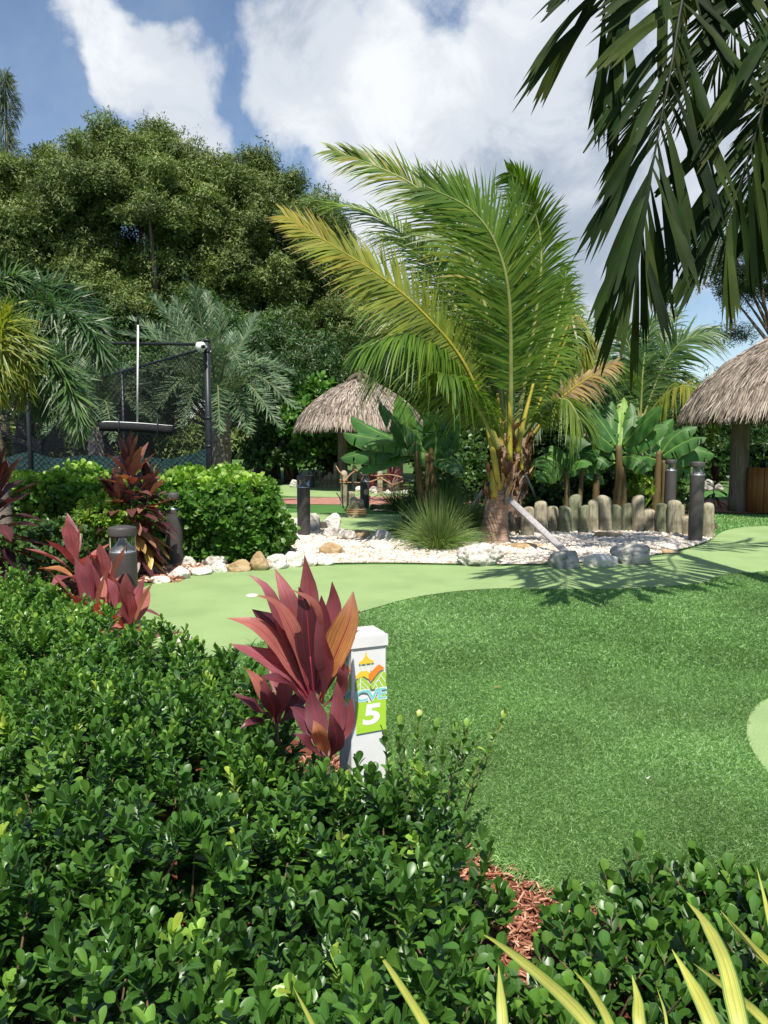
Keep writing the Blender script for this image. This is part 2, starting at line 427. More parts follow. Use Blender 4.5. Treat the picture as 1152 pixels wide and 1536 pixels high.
solid('bark', [(.3, (.05, .04, .03)), (.7, (.15, .12, .09))], scale=5, rough=.95, bump=.8, stretch=(1, 1, .3))
solid('twig', [(.3, (.07, .045, .025)), (.7, (.17, .115, .065))], scale=20, rough=.9)
solid('green_stem', [(.3, (.10, .15, .03)), (.7, (.18, .22, .06))], scale=20, rough=.6)
solid('ti_stem', [(.3, (.12, .08, .06)), (.7, (.25, .18, .13))], scale=25, rough=.8, stretch=(1, 1, 4))
solid('pink_stem', [(.3, (.22, .02, .045)), (.7, (.34, .05, .08))], scale=20, rough=.5)
solid('coco_trunk', [(.3, (.20, .11, .08)), (.5, (.34, .23, .17)), (.7, (.46, .37, .30))], scale=4, rough=.9, bump=.7, stretch=(1.5, 1.5, 9), detail=8, stops2=[(.35, (.75, .7, .66)), (.65, (1.05, 1, 1))], scale2=3)
solid('fibre', [(.3, (.11, .05, .022)), (.55, (.27, .14, .06)), (.75, (.42, .27, .12))], scale=9, rough=.95, bump=1, stretch=(3, 3, .7), use_rnd=.6)
solid('coco_rachis', [(.3, (.17, .21, .05)), (.7, (.30, .32, .11))], scale=5, rough=.45, spec=.4)
solid('gold_rachis', [(.3, (.27, .25, .03)), (.7, (.42, .33, .05))], scale=5, rough=.45)
solid('dark_rachis', [(.3, (.012, .016, .008)), (.7, (.03, .034, .014))], scale=6, rough=.6)
solid('grey_rachis', [(.3, (.10, .13, .05)), (.7, (.17, .19, .09))], scale=6, rough=.6)
solid('banana_stem', [(.3, (.06, .05, .02)), (.5, (.12, .09, .035)), (.7, (.16, .075, .035))], scale=5, rough=.7, stretch=(2, 2, .6), bump=.4)
solid('palm_trunk', [(.3, (.09, .075, .06)), (.7, (.24, .20, .16))], scale=6, rough=.95, bump=.8, stretch=(1, 1, 4))
solid('thatch', [(.2, (.13, .10, .08)), (.5, (.33, .27, .215)), (.85, (.52, .445, .37))], scale=6, rough=.95, use_rnd=.9)
solid('thatch_under', [(.3, (.07, .055, .04)), (.7, (.16, .12, .09))], scale=30, rough=1, bump=1)
solid('post_wood', [(.3, (.11, .085, .07)), (.55, (.22, .175, .145)), (.75, (.30, .26, .22))], scale=7, rough=.9, bump=.7, stretch=(2.5, 2.5, .25), detail=9, dist=.6)
solid('log_wood', [(.2, (.16, .20, .12)), (.42, (.28, .27, .185)), (.62, (.42, .385, .29)), (.72, (.28, .245, .175)), (.9, (.40, .33, .24))], scale=8, rough=.95, bump=1, bscale=14, bdist=.02, stretch=(5, 5, .3), detail=10, dist=.7, use_rnd=.8, stops2=[(.32, (.55, .52, .46)), (.55, (1.05, 1.03, 1))], scale2=6)
solid('grey_board', [(.3, (.28, .26, .27)), (.7, (.44, .42, .43))], scale=6, rough=.9, bump=.4, stretch=(4, 4, 1))
solid('dark_board', [(.3, (.14, .12, .10)), (.7, (.27, .24, .20))], scale=6, rough=.9, bump=.4)
solid('rope', [(.3, (.30, .16, .08)), (.7, (.50, .31, .17))], scale=40, rough=.95, bump=.8)
solid('bollard_paint', [(.3, (.050, .045, .043)), (.7, (.066, .060, .057))], scale=40, rough=.5, spec=.45, bump=.05, stops2=[(.4, (.85, .85, .85)), (.6, (1.1, 1.1, 1.1))], scale2=5)
solid('aluminium', [(.4, (.60, .62, .64)), (.6, (.72, .74, .76))], scale=5, rough=.32, metal=.85, spec=.5)
solid('rock_white', [(.25, (.20, .185, .165)), (.42, (.52, .48, .43)), (.7, (.72, .68, .62))], scale=9, rough=.95, bump=1, bscale=16, bdist=.05, detail=10, use_rnd=.4)
solid('rock_grey', [(.25, (.20, .19, .17)), (.42, (.46, .44, .39)), (.75, (.68, .64, .57))], scale=8, rough=.95, bump=1, bscale=18, bdist=.05, detail=10, use_rnd=.3)
solid('rock_ochre', [(.25, (.20, .13, .07)), (.5, (.40, .28, .15)), (.75, (.56, .45, .30))], scale=7, rough=.95, bump=.9, bscale=16, bdist=.04, detail=10)
solid('rock_dark', [(.3, (.035, .03, .026)), (.7, (.12, .105, .085))], scale=8, rough=.95, bump=.9, bdist=.04)
solid('white_vinyl', [(.35, (.70, .71, .72)), (.65, (.76, .77, .78))], scale=9, rough=.35, spec=.4, stops2=[(.3, (.90, .88, .84)), (.5, (1, 1, 1))], scale2=7, bump=.04)
for nm, c in dict(sign_yellow=(.78, .58, .06), sign_orange=(.80, .25, .035), sign_green=(.38, .58, .07), sign_cyan=(.22, .62, .60), sign_lime=(.40, .66, .055), sign_white=(.82, .84, .85), sign_pale=(.62, .78, .38)).items():
    solid(nm, [(.3, tuple(x * .94 for x in c)), (.7, c)], scale=30, rough=.4)
solid('fence_black', [(.3, (.010, .012, .016)), (.7, (.022, .026, .034))], scale=20, rough=.45, spec=.4)
solid('wire_black', [(.3, (.006, .007, .008)), (.7, (.012, .013, .014))], scale=20, rough=.8, spec=.1)
solid('screen_green', [(.3, (.012, .045, .045)), (.7, (.03, .075, .075))], scale=3, rough=.85, bump=.5, bscale=6, bdist=.03)
solid('white_paint', [(.4, (.70, .71, .72)), (.6, (.80, .80, .80))], scale=30, rough=.4)
solid('black_foam', [(.3, (.008, .008, .010)), (.7, (.02, .02, .024))], scale=30, rough=.9, bump=.5)
solid('bin_slat', [(.3, (.26, .105, .03)), (.7, (.40, .19, .065))], scale=6, rough=.55, stretch=(4, 4, .4), bump=.15)
solid('black_plastic', [(.3, (.006, .006, .007)), (.7, (.012, .012, .014))], scale=10, rough=.35, spec=.5)
solid('white_cup', [(.4, (.75, .75, .74)), (.6, (.82, .82, .80))], scale=10, rough=.4)
m, nt, N, Lk = nt_new('lens')
g = N.new('ShaderNodeBsdfPrincipled'); g.inputs['Base Color'].default_value = (.93, .95, .95, 1); g.inputs['Roughness'].default_value = .06
g.inputs['Transmission Weight'].default_value = 1; g.inputs['IOR'].default_value = 1.22
o_ = N.new('ShaderNodeOutputMaterial'); Lk.new(g.outputs[0], o_.inputs[0]); M['lens'] = m

# ------------------------------------------------------------------ sky, sun, camera
SUN_EL, SUN_AZ = math.radians(60), None
sx, sy = 0.04, -0.999                                # where the sun stands: behind the viewer
W_ = bpy.data.worlds.new('World'); scene.world = W_; W_.use_nodes = True
nt = W_.node_tree; N = nt.nodes; Lk = nt.links
for x in list(N): N.remove(x)
sky = N.new('ShaderNodeTexSky'); sky.sky_type = 'NISHITA'; sky.sun_disc = False
sky.sun_elevation = SUN_EL; sky.sun_rotation = math.atan2(sx, sy)
sky.air_density = 1.0; sky.dust_density = .1; sky.ozone_density = 1.5
bg = N.new('ShaderNodeBackground'); bg.inputs[1].default_value = 0.15
out = N.new('ShaderNodeOutputWorld')
geo = N.new('ShaderNodeTexCoord')
dirv = geo.outputs['Generated']
def noise(scale, detail, rough=.55, dist=0, off=(0, 0, 0), vec=None, sc=(1, 1, 1)):
    mp = N.new('ShaderNodeMapping'); mp.inputs['Location'].default_value = off; mp.inputs['Scale'].default_value = sc
    Lk.new(vec or dirv, mp.inputs[0])
    n = N.new('ShaderNodeTexNoise'); n.inputs['Scale'].default_value = scale; n.inputs['Detail'].default_value = detail
    n.inputs['Roughness'].default_value = rough; n.inputs['Distortion'].default_value = dist
    Lk.new(mp.outputs[0], n.inputs['Vector']); return n.outputs['Fac']
def math_(op, a, b=None, c=None):
    n = N.new('ShaderNodeMath'); n.operation = op
    for i, v in enumerate((a, b, c)):
        if v is None: continue
        if isinstance(v, (int, float)): n.inputs[i].default_value = v
        else: Lk.new(v, n.inputs[i])
    return n.outputs[0]
def mapr(v, a, b, c=0, d=1, smooth=True):
    n = N.new('ShaderNodeMapRange'); n.interpolation_type = 'SMOOTHSTEP' if smooth else 'LINEAR'
    for i, q in enumerate((a, b, c, d)): n.inputs[1 + i].default_value = q
    Lk.new(v, n.inputs[0]); return n.outputs[0]
wob = N.new('ShaderNodeTexNoise'); wob.inputs['Scale'].default_value = 6; wob.inputs['Detail'].default_value = 7; Lk.new(dirv, wob.inputs['Vector'])
vs = N.new('ShaderNodeVectorMath'); vs.operation = 'MULTIPLY_ADD'; Lk.new(wob.outputs['Color'], vs.inputs[0]); vs.inputs[1].default_value = (.17, .17, .17); Lk.new(dirv, vs.inputs[2])
v2 = N.new('ShaderNodeVectorMath'); v2.operation = 'SUBTRACT'; Lk.new(vs.outputs[0], v2.inputs[0]); v2.inputs[1].default_value = (.085, .085, .085)
wdir = N.new('ShaderNodeVectorMath'); wdir.operation = 'NORMALIZE'; Lk.new(v2.outputs[0], wdir.inputs[0])
def blob(px, py, r, w, soft=.35):
    c = nrm(ray(px, py))
    d = N.new('ShaderNodeVectorMath'); d.operation = 'DOT_PRODUCT'; Lk.new(wdir.outputs[0], d.inputs[0]); d.inputs[1].default_value = tuple(c)
    a = math.atan(r / FPX)
    return mapr(d.outputs['Value'], math.cos(a * (1 + soft)), math.cos(a * (1 - soft)), 0, w)
cover = noise(4.6, 10, .6, .35, (2.1, .4, 1.3))
cover = math_('SUBTRACT', cover, .5)
acc = math_('MULTIPLY', cover, 3.0)
CL = [(650, 170, 150, .55), (770, 130, 90, .5), (860, 300, 240, .5), (560, 130, 90, .4), (700, 400, 240, .40), (470, 130, 80, .25), (228, 95, 55, .6), (250, 150, 80, .75), (310, 185, 60, .55), (110, 60, 70, .5), (140, 100, 40, .2), (200, 190, 60, .3), (60, 40, 60, .2), (330, 15, 110, .3), (450, 230, 45, .22), (1050, 120, 200, .45),
      (1000, 360, 160, .25), (200, 40, 70, .2), (500, 40, 90, .2), (420, 60, 60, .2), (900, 30, 200, .25), (330, 190, 40, .15),
      (60, 190, 85, -.6), (400, 180, 55, -.5), (360, 100, 40, -.25), (165, 115, 40, -.6), (1040, 500, 75, -.6), (560, 18, 50, -.45), (735, 45, 60, -.6), (660, 30, 40, -.3), (800, 40, 40, -.3), (20, 20, 30, -.2), (175, 60, 70, -.4), (310, 80, 70, -.4), (470, 210, 60, -.3), (100, 330, 200, -.1), (960, 540, 120, -.3), (620, 55, 35, -.15), (590, 80, 40, .1)]
for px, py, r, w in CL:
    acc = math_('ADD', acc, blob(px, py, r, w, .9 if w < 0 else .6))
fine = math_('MULTIPLY', math_('SUBTRACT', noise(15, 8, .65, .4, (3, 1, 0)), .5), .8)
acc = math_('ADD', acc, fine)
mask = mapr(acc, -.06, .66)
# lit cauliflower tops against grey bases
shade = noise(8, 10, .66, .6, (.3, 2.2, .7))
br = math_('MULTIPLY', math_('SUBTRACT', shade, .5), 1.7)
for px, py, r, w in [(600, 90, 70, .3), (640, 160, 130, .15), (780, 100, 70, .4), (560, 120, 90, .1), (250, 160, 110, .2), (900, 320, 190, -.30), (760, 330, 130, -.12), (500, 20, 130, -.18), (800, 20, 120, -.2), (330, 20, 100, -.1), (1050, 150, 160, .0), (90, 70, 90, .1), (620, 260, 90, .1)]:
    br = math_('ADD', br, blob(px, py, r, w, .85))
crp = N.new('ShaderNodeValToRGB'); crp.color_ramp.interpolation = 'EASE'; e = crp.color_ramp.elements
e[0].position = 0; e[0].color = (1.5, 1.75, 2.1, 1); e[1].position = 1; e[1].color = (3.25, 3.35, 3.46, 1)
k = e.new(.45); k.color = (2.45, 2.64, 2.9, 1)
Lk.new(mapr(br, -.5, .55, 0, 1, False), crp.inputs[0])
# thin veil over the blue
veil = mapr(noise(2.2, 6, .6, .2, (5, 1, 2)), .35, .75, .05, .35)
allm = math_('MAXIMUM', mask, veil)
sepz = N.new('ShaderNodeSeparateXYZ'); Lk.new(dirv, sepz.inputs[0])
allm = math_('MULTIPLY', allm, mapr(sepz.outputs[2], -.02, .03))
mixc = N.new('ShaderNodeMix'); mixc.data_type = 'RGBA'
sat = N.new('ShaderNodeHueSaturation'); sat.inputs['Saturation'].default_value = 1.12; sat.inputs['Value'].default_value = .46; Lk.new(sky.outputs[0], sat.inputs['Color'])
Lk.new(allm, mixc.inputs[0]); Lk.new(sat.outputs[0], mixc.inputs[6]); Lk.new(crp.outputs[0], mixc.inputs[7])
Lk.new(mixc.outputs[2], bg.inputs[0]); Lk.new(bg.outputs[0], out.inputs[0])

ld = bpy.data.lights.new('sun', 'SUN'); ld.energy = 3.6; ld.angle = math.radians(.55); ld.color = (1, .945, .84)
sun = bpy.data.objects.new('sun', ld); COL.objects.link(sun)
sd = Vector((sx * math.cos(SUN_EL), sy * math.cos(SUN_EL), math.sin(SUN_EL)))
sun.rotation_euler = sd.to_track_quat('Z', 'Y').to_euler(); sun.location = (3, -4, 12)
cam = bpy.data.cameras.new('camera'); cam.sensor_fit = 'VERTICAL'; cam.sensor_height = 24; cam.lens = FPX / 1536 * 24
cam.clip_start = .05; cam.clip_end = 2000
co = bpy.data.objects.new('camera', cam); COL.objects.link(co); co.location = (0, 0, HC); co.rotation_euler = (PI / 2 - PITCH, 0, 0)
scene.camera = co
scene.view_settings.view_transform = 'Standard'; scene.view_settings.look = 'None'; scene.view_settings.gamma = 1; scene.view_settings.use_curve_mapping = False
scene.view_settings.exposure = 0.98
try:
    scene.cycles.use_denoising = True; scene.cycles.max_bounces = 7; scene.cycles.diffuse_bounces = 3; scene.cycles.transmission_bounces = 5; scene.cycles.transparent_max_bounces = 8
    scene.cycles.sample_clamp_indirect = 6
except Exception: pass

# ------------------------------------------------------------------ ground sheets
def smooth_loop(pts, n):
    p = np.asarray(pts, float); q = np.vstack([p[-2:], p, p[:2]])
    out = []
    m = len(p); per = max(2, n // m)
    for i in range(m):
        a, b, c, d = p[i - 1], p[i], p[(i + 1) % m], p[(i + 2) % m]
        for t in np.linspace(0, 1, per, endpoint=False):
            out.append(0.5 * ((2*b) + (-a+c)*t + (2*a-5*b+4*c-d)*t*t + (-a+3*b-3*c+d)*t**3))
    return np.array(out)

def sheet(name, poly, z, mat, smooth=0, kind='structure', thick=0.0):
    p = np.asarray(poly, float)[:, :2]
    if smooth: p = smooth_loop(p, smooth)
    bm = bmesh.new()
    c = p.mean(0)
    vs_ = [bm.verts.new((x - c[0], y - c[1], 0)) for x, y in p]
    f = bm.faces.new(vs_)
    f.normal_update()
    if f.normal.z < 0: f.normal_flip()
    if thick:
        r = bmesh.ops.extrude_face_region(bm, geom=[f])
        bmesh.ops.translate(bm, verts=[v for v in r['geom'] if isinstance(v, bmesh.types.BMVert)], vec=(0, 0, -thick))
        bmesh.ops.recalc_face_normals(bm, faces=bm.faces)
    bmesh.ops.triangulate(bm, faces=bm.faces)
    me = bpy.data.meshes.new(name); bm.to_mesh(me); bm.free()
    me.materials.append(M[mat])
    o = bpy.data.objects.new(name, me); COL.objects.link(o); o.location = (c[0], c[1], z)
    o['kind'] = kind; ORG[o] = (c[0], c[1], z)
    return o

def inside(poly, X, Y):
    p = np.asarray(poly, float)[:, :2]; r = np.zeros(len(X), bool); j = len(p) - 1
    for i in range(len(p)):
        xi, yi = p[i]; xj, yj = p[j]
        c = ((yi > Y) != (yj > Y)) & (X < (xj - xi) * (Y - yi) / (yj - yi + 1e-12) + xi)
        r ^= c; j = i
    return r

a = np.linspace(0, 2 * PI, 48, endpoint=False)
sheet('lawn', np.stack([500 * np.cos(a), 500 * np.sin(a)], 1), 0, 'lawn')
# rough carpet far, second putting surfaces, brick path
sheet('far_turf', GP([(300, 735), (700, 735), (1500, 738), (1700, 800), (1700, 900), (150, 900), (150, 790)]), .006, 'turf_far', 0)
sheet('far_putting_green', GP([(425, 728), (470, 726), (560, 728), (620, 731), (660, 738), (600, 745), (480, 746), (415, 742)]), .012, 'putting', 48)
sheet('brick_path', GP([(420, 748), (700, 744), (900, 745), (1000, 750), (1100, 752), (1400, 748), (1500, 778), (1200, 773), (1100, 770), (1000, 766), (900, 765), (700, 756), (560, 758), (420, 757)]), .016, 'brick')
sheet('kerb_strip', GP([(560, 764.5), (640, 769.5), (720, 774), (720, 777), (640, 772.5), (560, 767)]), .022, 'kerb')
GREEN = [(200, 905), (212, 884), (270, 868), (340, 858), (430, 852), (560, 848), (700, 850), (800, 850), (900, 845), (980, 836), (1035, 824), (1066, 812), (1078, 802), (1100, 794), (1150, 790), (1300, 790), (1420, 800), (1420, 850),
         (1300, 850), (1152, 858), (1050, 876), (950, 884), (850, 885), (760, 884), (690, 888), (620, 898), (560, 914), (500, 932), (420, 956), (330, 985), (200, 985)]
sheet('putting_green', GP(GREEN), .012, 'putting', 180)
sheet('middle_putting_green', GP([(380, 780), (430, 770), (520, 772), (600, 773), (720, 779), (850, 781), (1000, 786), (1010, 802), (850, 812), (700, 815), (600, 818), (520, 812), (440, 795)]), .012, 'putting', 60)
GRAVEL = [(222, 876), (270, 863), (340, 853), (430, 849), (560, 846), (700, 848), (800, 848), (900, 843), (980, 834), (1035, 822), (1062, 812), (1072, 802), (1040, 795), (930, 796), (790, 800), (720, 800), (640, 815), (560, 806), (510, 795), (470, 784), (430, 780), (395, 800), (330, 830), (225, 862)]
gp = np.array(GP(GRAVEL)); sheet('gravel_bed', gp, .020, 'gravel', 140)
# planting beds behind the log edging and under the banana plants
sheet('planting_bed', GP([(640, 800), (700, 770), (760, 750), (830, 741), (1000, 741), (1050, 752), (1068, 780), (1064, 797), (900, 799), (790, 800), (720, 803)]), .026, 'soil', 60)
sheet('mulch_bed', [(-8, -1.5), (6, -1.5), (6, 2.5), (2.2, 2.5), (1.0, 2.9), (.3, 3.2), (-.4, 3.8), (-1.5, 4.7), (-2.2, 6.0), (-2.6, 8.2), (-3.2, 9.4), (-8, 9.8)], .010, 'mulch_base')
sheet('tennis_court', [(-30, 12.9), (-3.4, 12.9), (-7.5, 30), (-30, 30)], .016, 'court')
a = np.linspace(0, 2 * PI, 40, endpoint=False)

# mound of grass rising at the back right
def mound(name, c, rx, ry, h, mat='lawn'):
    mb = MB(); n, k = 14, 48; V = []
    for i in range(n + 1):
        r = i / n
        z = h * (.5 + .5 * math.cos(PI * r)) - .03
        for j in range(k):
            t = j * 2 * PI / k; V.append((c[0] + rx * r * math.cos(t), c[1] + ry * r * math.sin(t), z))
    F = [(i * k + j, (i + 1) * k + j, (i + 1) * k + (j + 1) % k, i * k + (j + 1) % k) for i in range(n) for j in range(k)]
    mb.add(V, np.array(F)); o = mb.build(name, mat); o['kind'] = 'structure'; return o
mound('grass_bank', (20, 43), 22, 13, 1.3, 'lawn')

# near carpet: base sheet plus standing blades
TURF_PX = [(1152, 858), (1050, 876), (950, 884), (850, 885), (760, 884), (690, 888), (620, 898), (560, 914), (500, 932), (420, 956), (345, 978), (350, 1010), (450, 1060), (520, 1130), (600, 1185), (655, 1225), (690, 1252), (740, 1287), (800, 1318), (870, 1348), (960, 1375), (1080, 1395), (1300, 1400), (1900, 1380), (1700, 858)]
tp = smooth_loop(np.array(GP(TURF_PX, .03)), 150)
sheet('near_turf', tp, .03, 'turf_base', 0, thick=.03)
patch = np.array(GP([(1120, 1100), (1128, 1068), (1165, 1045), (1300, 1045), (1400, 1100), (1300, 1190), (1180, 1175), (1138, 1140)], .036))
pp = smooth_loop(patch, 60)
sheet('small_putting_green', pp, .036, 'putting', 0)
def scatter(poly, n, ymin, ymax, xm=.62):
    Y = R.uniform(ymin, ymax, n); X = R.uniform(-1, 1, n) * (Y * xm + .5) + Y * .08
    k = inside(poly, X, Y); return X[k], Y[k]
mb = MB()
for (y0, y1, n, L, W) in ((2.2, 3.4, 260000, .026, .0026), (3.4, 5.0, 300000, .027, .0034), (5.0, 8.9, 300000, .032, .0055)):
    X, Y = scatter(tp, n, y0, y1)
    k = ~inside(pp, X, Y); X = X[k]; Y = Y[k]
    n = len(X)
    edge = np.zeros(n)
    # blades on the front rim sprawl outwards
    big = np.sin(X * 2.3 + Y * 1.1) * .5 + np.sin(X * .9 - Y * 1.9 + 1) * .5
    az = R.uniform(0, 2 * PI, n); tilt = np.abs(R.normal(.6, .36, n))
    D = np.stack([np.cos(az) * np.sin(tilt), np.sin(az) * np.sin(tilt) - .22, np.cos(tilt) * .9], 1)
    D = nrm(D)
    Nn = nrm(np.stack([np.cos(az + 1.57), np.sin(az + 1.57), np.zeros(n)], 1) + R.normal(0, .5, (n, 3)))
    rr = np.clip(R.beta(1.3, 1.7, n) + .09 * big, 0, 1)
    leaflets(mb, np.stack([X, Y, np.full(n, .03)], 1), D, L * R.uniform(.7, 1.3, n), W, R.uniform(.1, .6, n), Nn, [(0, .9), (.6, .9), (1, .25)], 2, rr)
# rim fringe
E = []
for i in range(len(tp)):
    a_, b_ = tp[i], tp[(i + 1) % len(tp)]
    if a_[1] < 3.9 and -1.2 < a_[0] < 2.6:
        m_ = int(np.linalg.norm(b_[:2] - a_[:2]) * 3500)
        t = R.uniform(0, 1, (m_, 1)); q = a_ * (1 - t) + b_ * t
        nv = np.array([(b_ - a_)[1], -(b_ - a_)[0], 0]); nv = nrm(nv)
        if nv[1] > 0 : nv = -nv
        E.append((q - nv * R.uniform(-.005, .05, (m_, 1)), np.broadcast_to(nv, (m_, 3))))
if E:
    B = np.concatenate([e_[0] for e_ in E]); nv = np.concatenate([e_[1] for e_ in E]); n = len(B)
    B[:, 2] = R.uniform(.0, .035, n)
    D = nrm(nv * R.uniform(.4, 1.2, (n, 1)) + R.normal(0, .45, (n, 3)) + np.array([0, 0, .55]))
    leaflets(mb, B, D, R.uniform(.035, .07, n), .0032, R.uniform(.2, .8, n), nrm(R.normal(0, 1, (n, 3))), [(0, .9), (.6, .9), (1, .25)], 2, np.clip(R.beta(2, 2.4, n), 0, 1))
tag(mb.build('turf_grass', 'turf_blade', org=(1.5, 4, .03)), 'dense green artificial grass pile covering the near carpet', 'grass', kind='stuff')

# far carpet blades near the brick path (coarse)
mb = MB()
ft = np.array(GP([(1000, 770), (1100, 773), (1400, 776), (1400, 790), (1150, 789), (1100, 792), (1078, 800), (1060, 790)]))
Y = R.uniform(12, 17, 60000); X = R.uniform(3.5, 12, 60000); k = inside(ft, X, Y); X = X[k]; Y = Y[k]; n = len(X)
leaflets(mb, np.stack([X, Y, np.full(n, .006)], 1), nrm(R.normal(0, .6, (n, 3)) + [0, -.2, 1]), .04, .012, .3, nrm(R.normal(0, 1, (n, 3))), [(0, .9), (.6, .9), (1, .25)], 2, R.beta(2, 2.2, n))
tag(mb.build('far_turf_grass', 'turf_blade', org=(6, 14, 0)), 'bright green artificial grass strip before the brick path', 'grass', kind='stuff')

# loose white gravel
ico = bmesh.new(); bmesh.ops.create_icosphere(ico, subdivisions=1, radius=1)
IV = np.array([v.co for v in ico.verts]); IF = np.array([[v.index for v in f.verts] for f in ico.faces]); ico.free()
def pebbles(mb, poly, n, box, smin, smax, z):
    X = R.uniform(box[0], box[1], n); Y = R.uniform(box[2], box[3], n); k = inside(poly, X, Y); X = X[k]; Y = Y[k]; n = len(X)
    s = R.uniform(smin, smax, n) * R.choice([1, 1, 1, 1.7], n)
    Mx = rotz(R.uniform(0, 6.28, n)) * (s[:, None, None] * R.uniform(.6, 1.3, (n, 1, 3)))
    Mx[:, 2, :] *= .7
    k_ = len(IV)
    mb.inst((IV, IF, np.zeros(k_), np.zeros(k_)), Mx, np.stack([X, Y, np.full(n, z) + s * .2], 1), R.beta(3, 2, n))
gl = smooth_loop(gp, 140)
mb = MB(); pebbles(mb, gl, 60000, (-3.6, 5.2, 8.3, 15), .010, .021, .022)
tag(mb.build('gravel', 'pebble', org=(0, 11, 0), smooth=False), 'loose white gravel spread round the palm and border rocks', 'gravel', kind='stuff')
# mulch shreds near the front edge of the carpet
mb = MB(); n = 22000
Y = R.uniform(1.6, 3.6, n); X = R.uniform(-.4, 2.4, n)
k = ~inside(tp, X, Y) ; X = X[k]; Y = Y[k]; n = len(X)
mv = np.array([(-.5, -.5, 0), (.5, -.5, 0), (.4, .5, 0), (-.4, .5, 0), (-.4, -.45, 1), (.4, -.45, 1), (.3, .45, 1), (-.35, .45, 1)]); mv[:, 1] *= 1
mf = np.array([(4, 5, 6, 7), (0, 1, 5, 4), (1, 2, 6, 5), (2, 3, 7, 6), (3, 0, 4, 7)])
d_ = nrm(np.stack([R.normal(0, 1, n), R.normal(0, 1, n), R.normal(0, .28, n)], 1))
Bm = basis(d_, nrm(R.normal(0, .35, (n, 3)) + [0, 0, 1])); Bm = Bm * np.stack([R.uniform(.003, .008, n), R.uniform(.015, .06, n), R.uniform(.002, .004, n)], 1)[:, None, :]
mb.inst((mv, mf, np.zeros(8), np.zeros(8)), Bm, np.stack([X, Y, R.uniform(.012, .035, n)], 1), R.uniform(0, 1, n))
mb2 = None
n = 1500; Y = R.uniform(8.2, 9.6, n); X = R.uniform(-3.4, -2.2, n)
d_ = nrm(np.stack([R.normal(0, 1, n), R.normal(0, 1, n), R.normal(0, .28, n)], 1)); Bm = basis(d_, nrm(R.normal(0, .35, (n, 3)) + [0, 0, 1])) * np.stack([R.uniform(.01, .02, n), R.uniform(.04, .09, n), R.uniform(.006, .01, n)], 1)[:, None, :]
mb.inst((mv, mf, np.zeros(8), np.zeros(8)), Bm, np.stack([X, Y, R.uniform(.012, .05, n)], 1), R.uniform(0, 1, n))
tag(mb.build('mulch', 'mulch_chip', org=(.8, 2.6, 0), smooth=False), 'shredded red brown mulch lying in the planting bed', 'mulch', kind='stuff')
# ------------------------------------------------------------------ low ficus hedge in front
OBO = [(0, .14), (.15, .38), (.4, .8), (.62, 1), (.8, .95), (.92, .68), (1, .22)]
def sprig_tpl(nl, L, ht, seed, nseg=6):
    r = np.random.default_rng(seed); out = []
    for i in range(nl):
        t = i / (nl - 1)
        lf = leaf_tpl(L * (1.05 - .35 * t) * r.uniform(.82, 1.12), L * .46 * r.uniform(.9, 1.1) * (1.0 - .15 * t), OBO, nseg, fold=r.uniform(.25, .5), curl=r.uniform(.0, .3))
        az = i * 2.4 + r.normal(0, .25); el = math.radians(24 + 54 * t + r.normal(0, 9))
        d = np.array([[math.cos(az) * math.cos(el), math.sin(az) * math.cos(el), math.sin(el)]])
        m = basis(d, np.array([[-.2 * math.cos(az), -.2 * math.sin(az), 1.0]]))[0]
        out.append((lf, m, np.array([0, 0, ht * t]), (.12 if t > .8 else 0) + r.normal(0, .06)))
    return merge_tpl(out)
SPRIG = [sprig_tpl(nl, L, h, s) for nl, L, h, s in ((11, .052, .085, 1), (13, .050, .11, 2), (10, .055, .07, 3), (14, .048, .13, 4), (12, .047, .09, 5), (9, .058, .06, 6))]
def tilt_basis(n, sd, lean=(0, 0)):
    z = nrm(np.stack([R.normal(lean[0], sd, n), R.normal(lean[1], sd, n), np.ones(n)], 1))
    a = R.uniform(0, 2 * PI, n); ref = np.stack([np.cos(a), np.sin(a), np.zeros(n)], 1)
    x = nrm(np.cross(ref, z)); y = np.cross(z, x)
    return np.stack([x, y, z], -1)

HEDGE_PX = [(-330, 850), (-60, 862), (60, 872), (110, 905), (170, 945), (230, 970), (330, 978), (395, 1010), (420, 1060), (470, 1125), (530, 1150), (600, 1150), (650, 1185), (680, 1250), (690, 1330), (690, 1440), (705, 1600), (710, 1900), (-330, 1900)]
hp = smooth_loop(np.array(GP(HEDGE_PX, .46)), 120)
def hz(X, Y):
    z = .47 + .03 * np.sin(X * 5.1 + Y * 2.2) + .025 * np.sin(Y * 6.3 - X * 3.1) + .02 * np.sin(X * 13 + 1) * np.sin(Y * 11)
    return z
lowh = thing('low_hedge', 'broad low glossy dark green hedge filling the near left, its top clipped knee high', 'hedge', (-.9, 2.6, 0))
mb = MB(); ms = MB()
n = 12500
Y = R.uniform(.75, 6.3, n); X = R.uniform(-4.2, .6, n)
CX = R.uniform(-4.3, .7, 3600); CY = R.uniform(.7, 6.4, 3600); CZ = R.normal(0, .045, 3600)
near_c = np.zeros(n, int)
for c0 in range(0, n, 500):
    near_c[c0:c0 + 500] = np.argmin((X[c0:c0 + 500, None] - CX) ** 2 + (Y[c0:c0 + 500, None] - CY) ** 2, 1)
X = X * .45 + CX[near_c] * .55; Y = Y * .45 + CY[near_c] * .55; ZC = CZ[near_c]
k = inside(hp, X, Y); X = X[k]; Y = Y[k]; ZC = ZC[k]
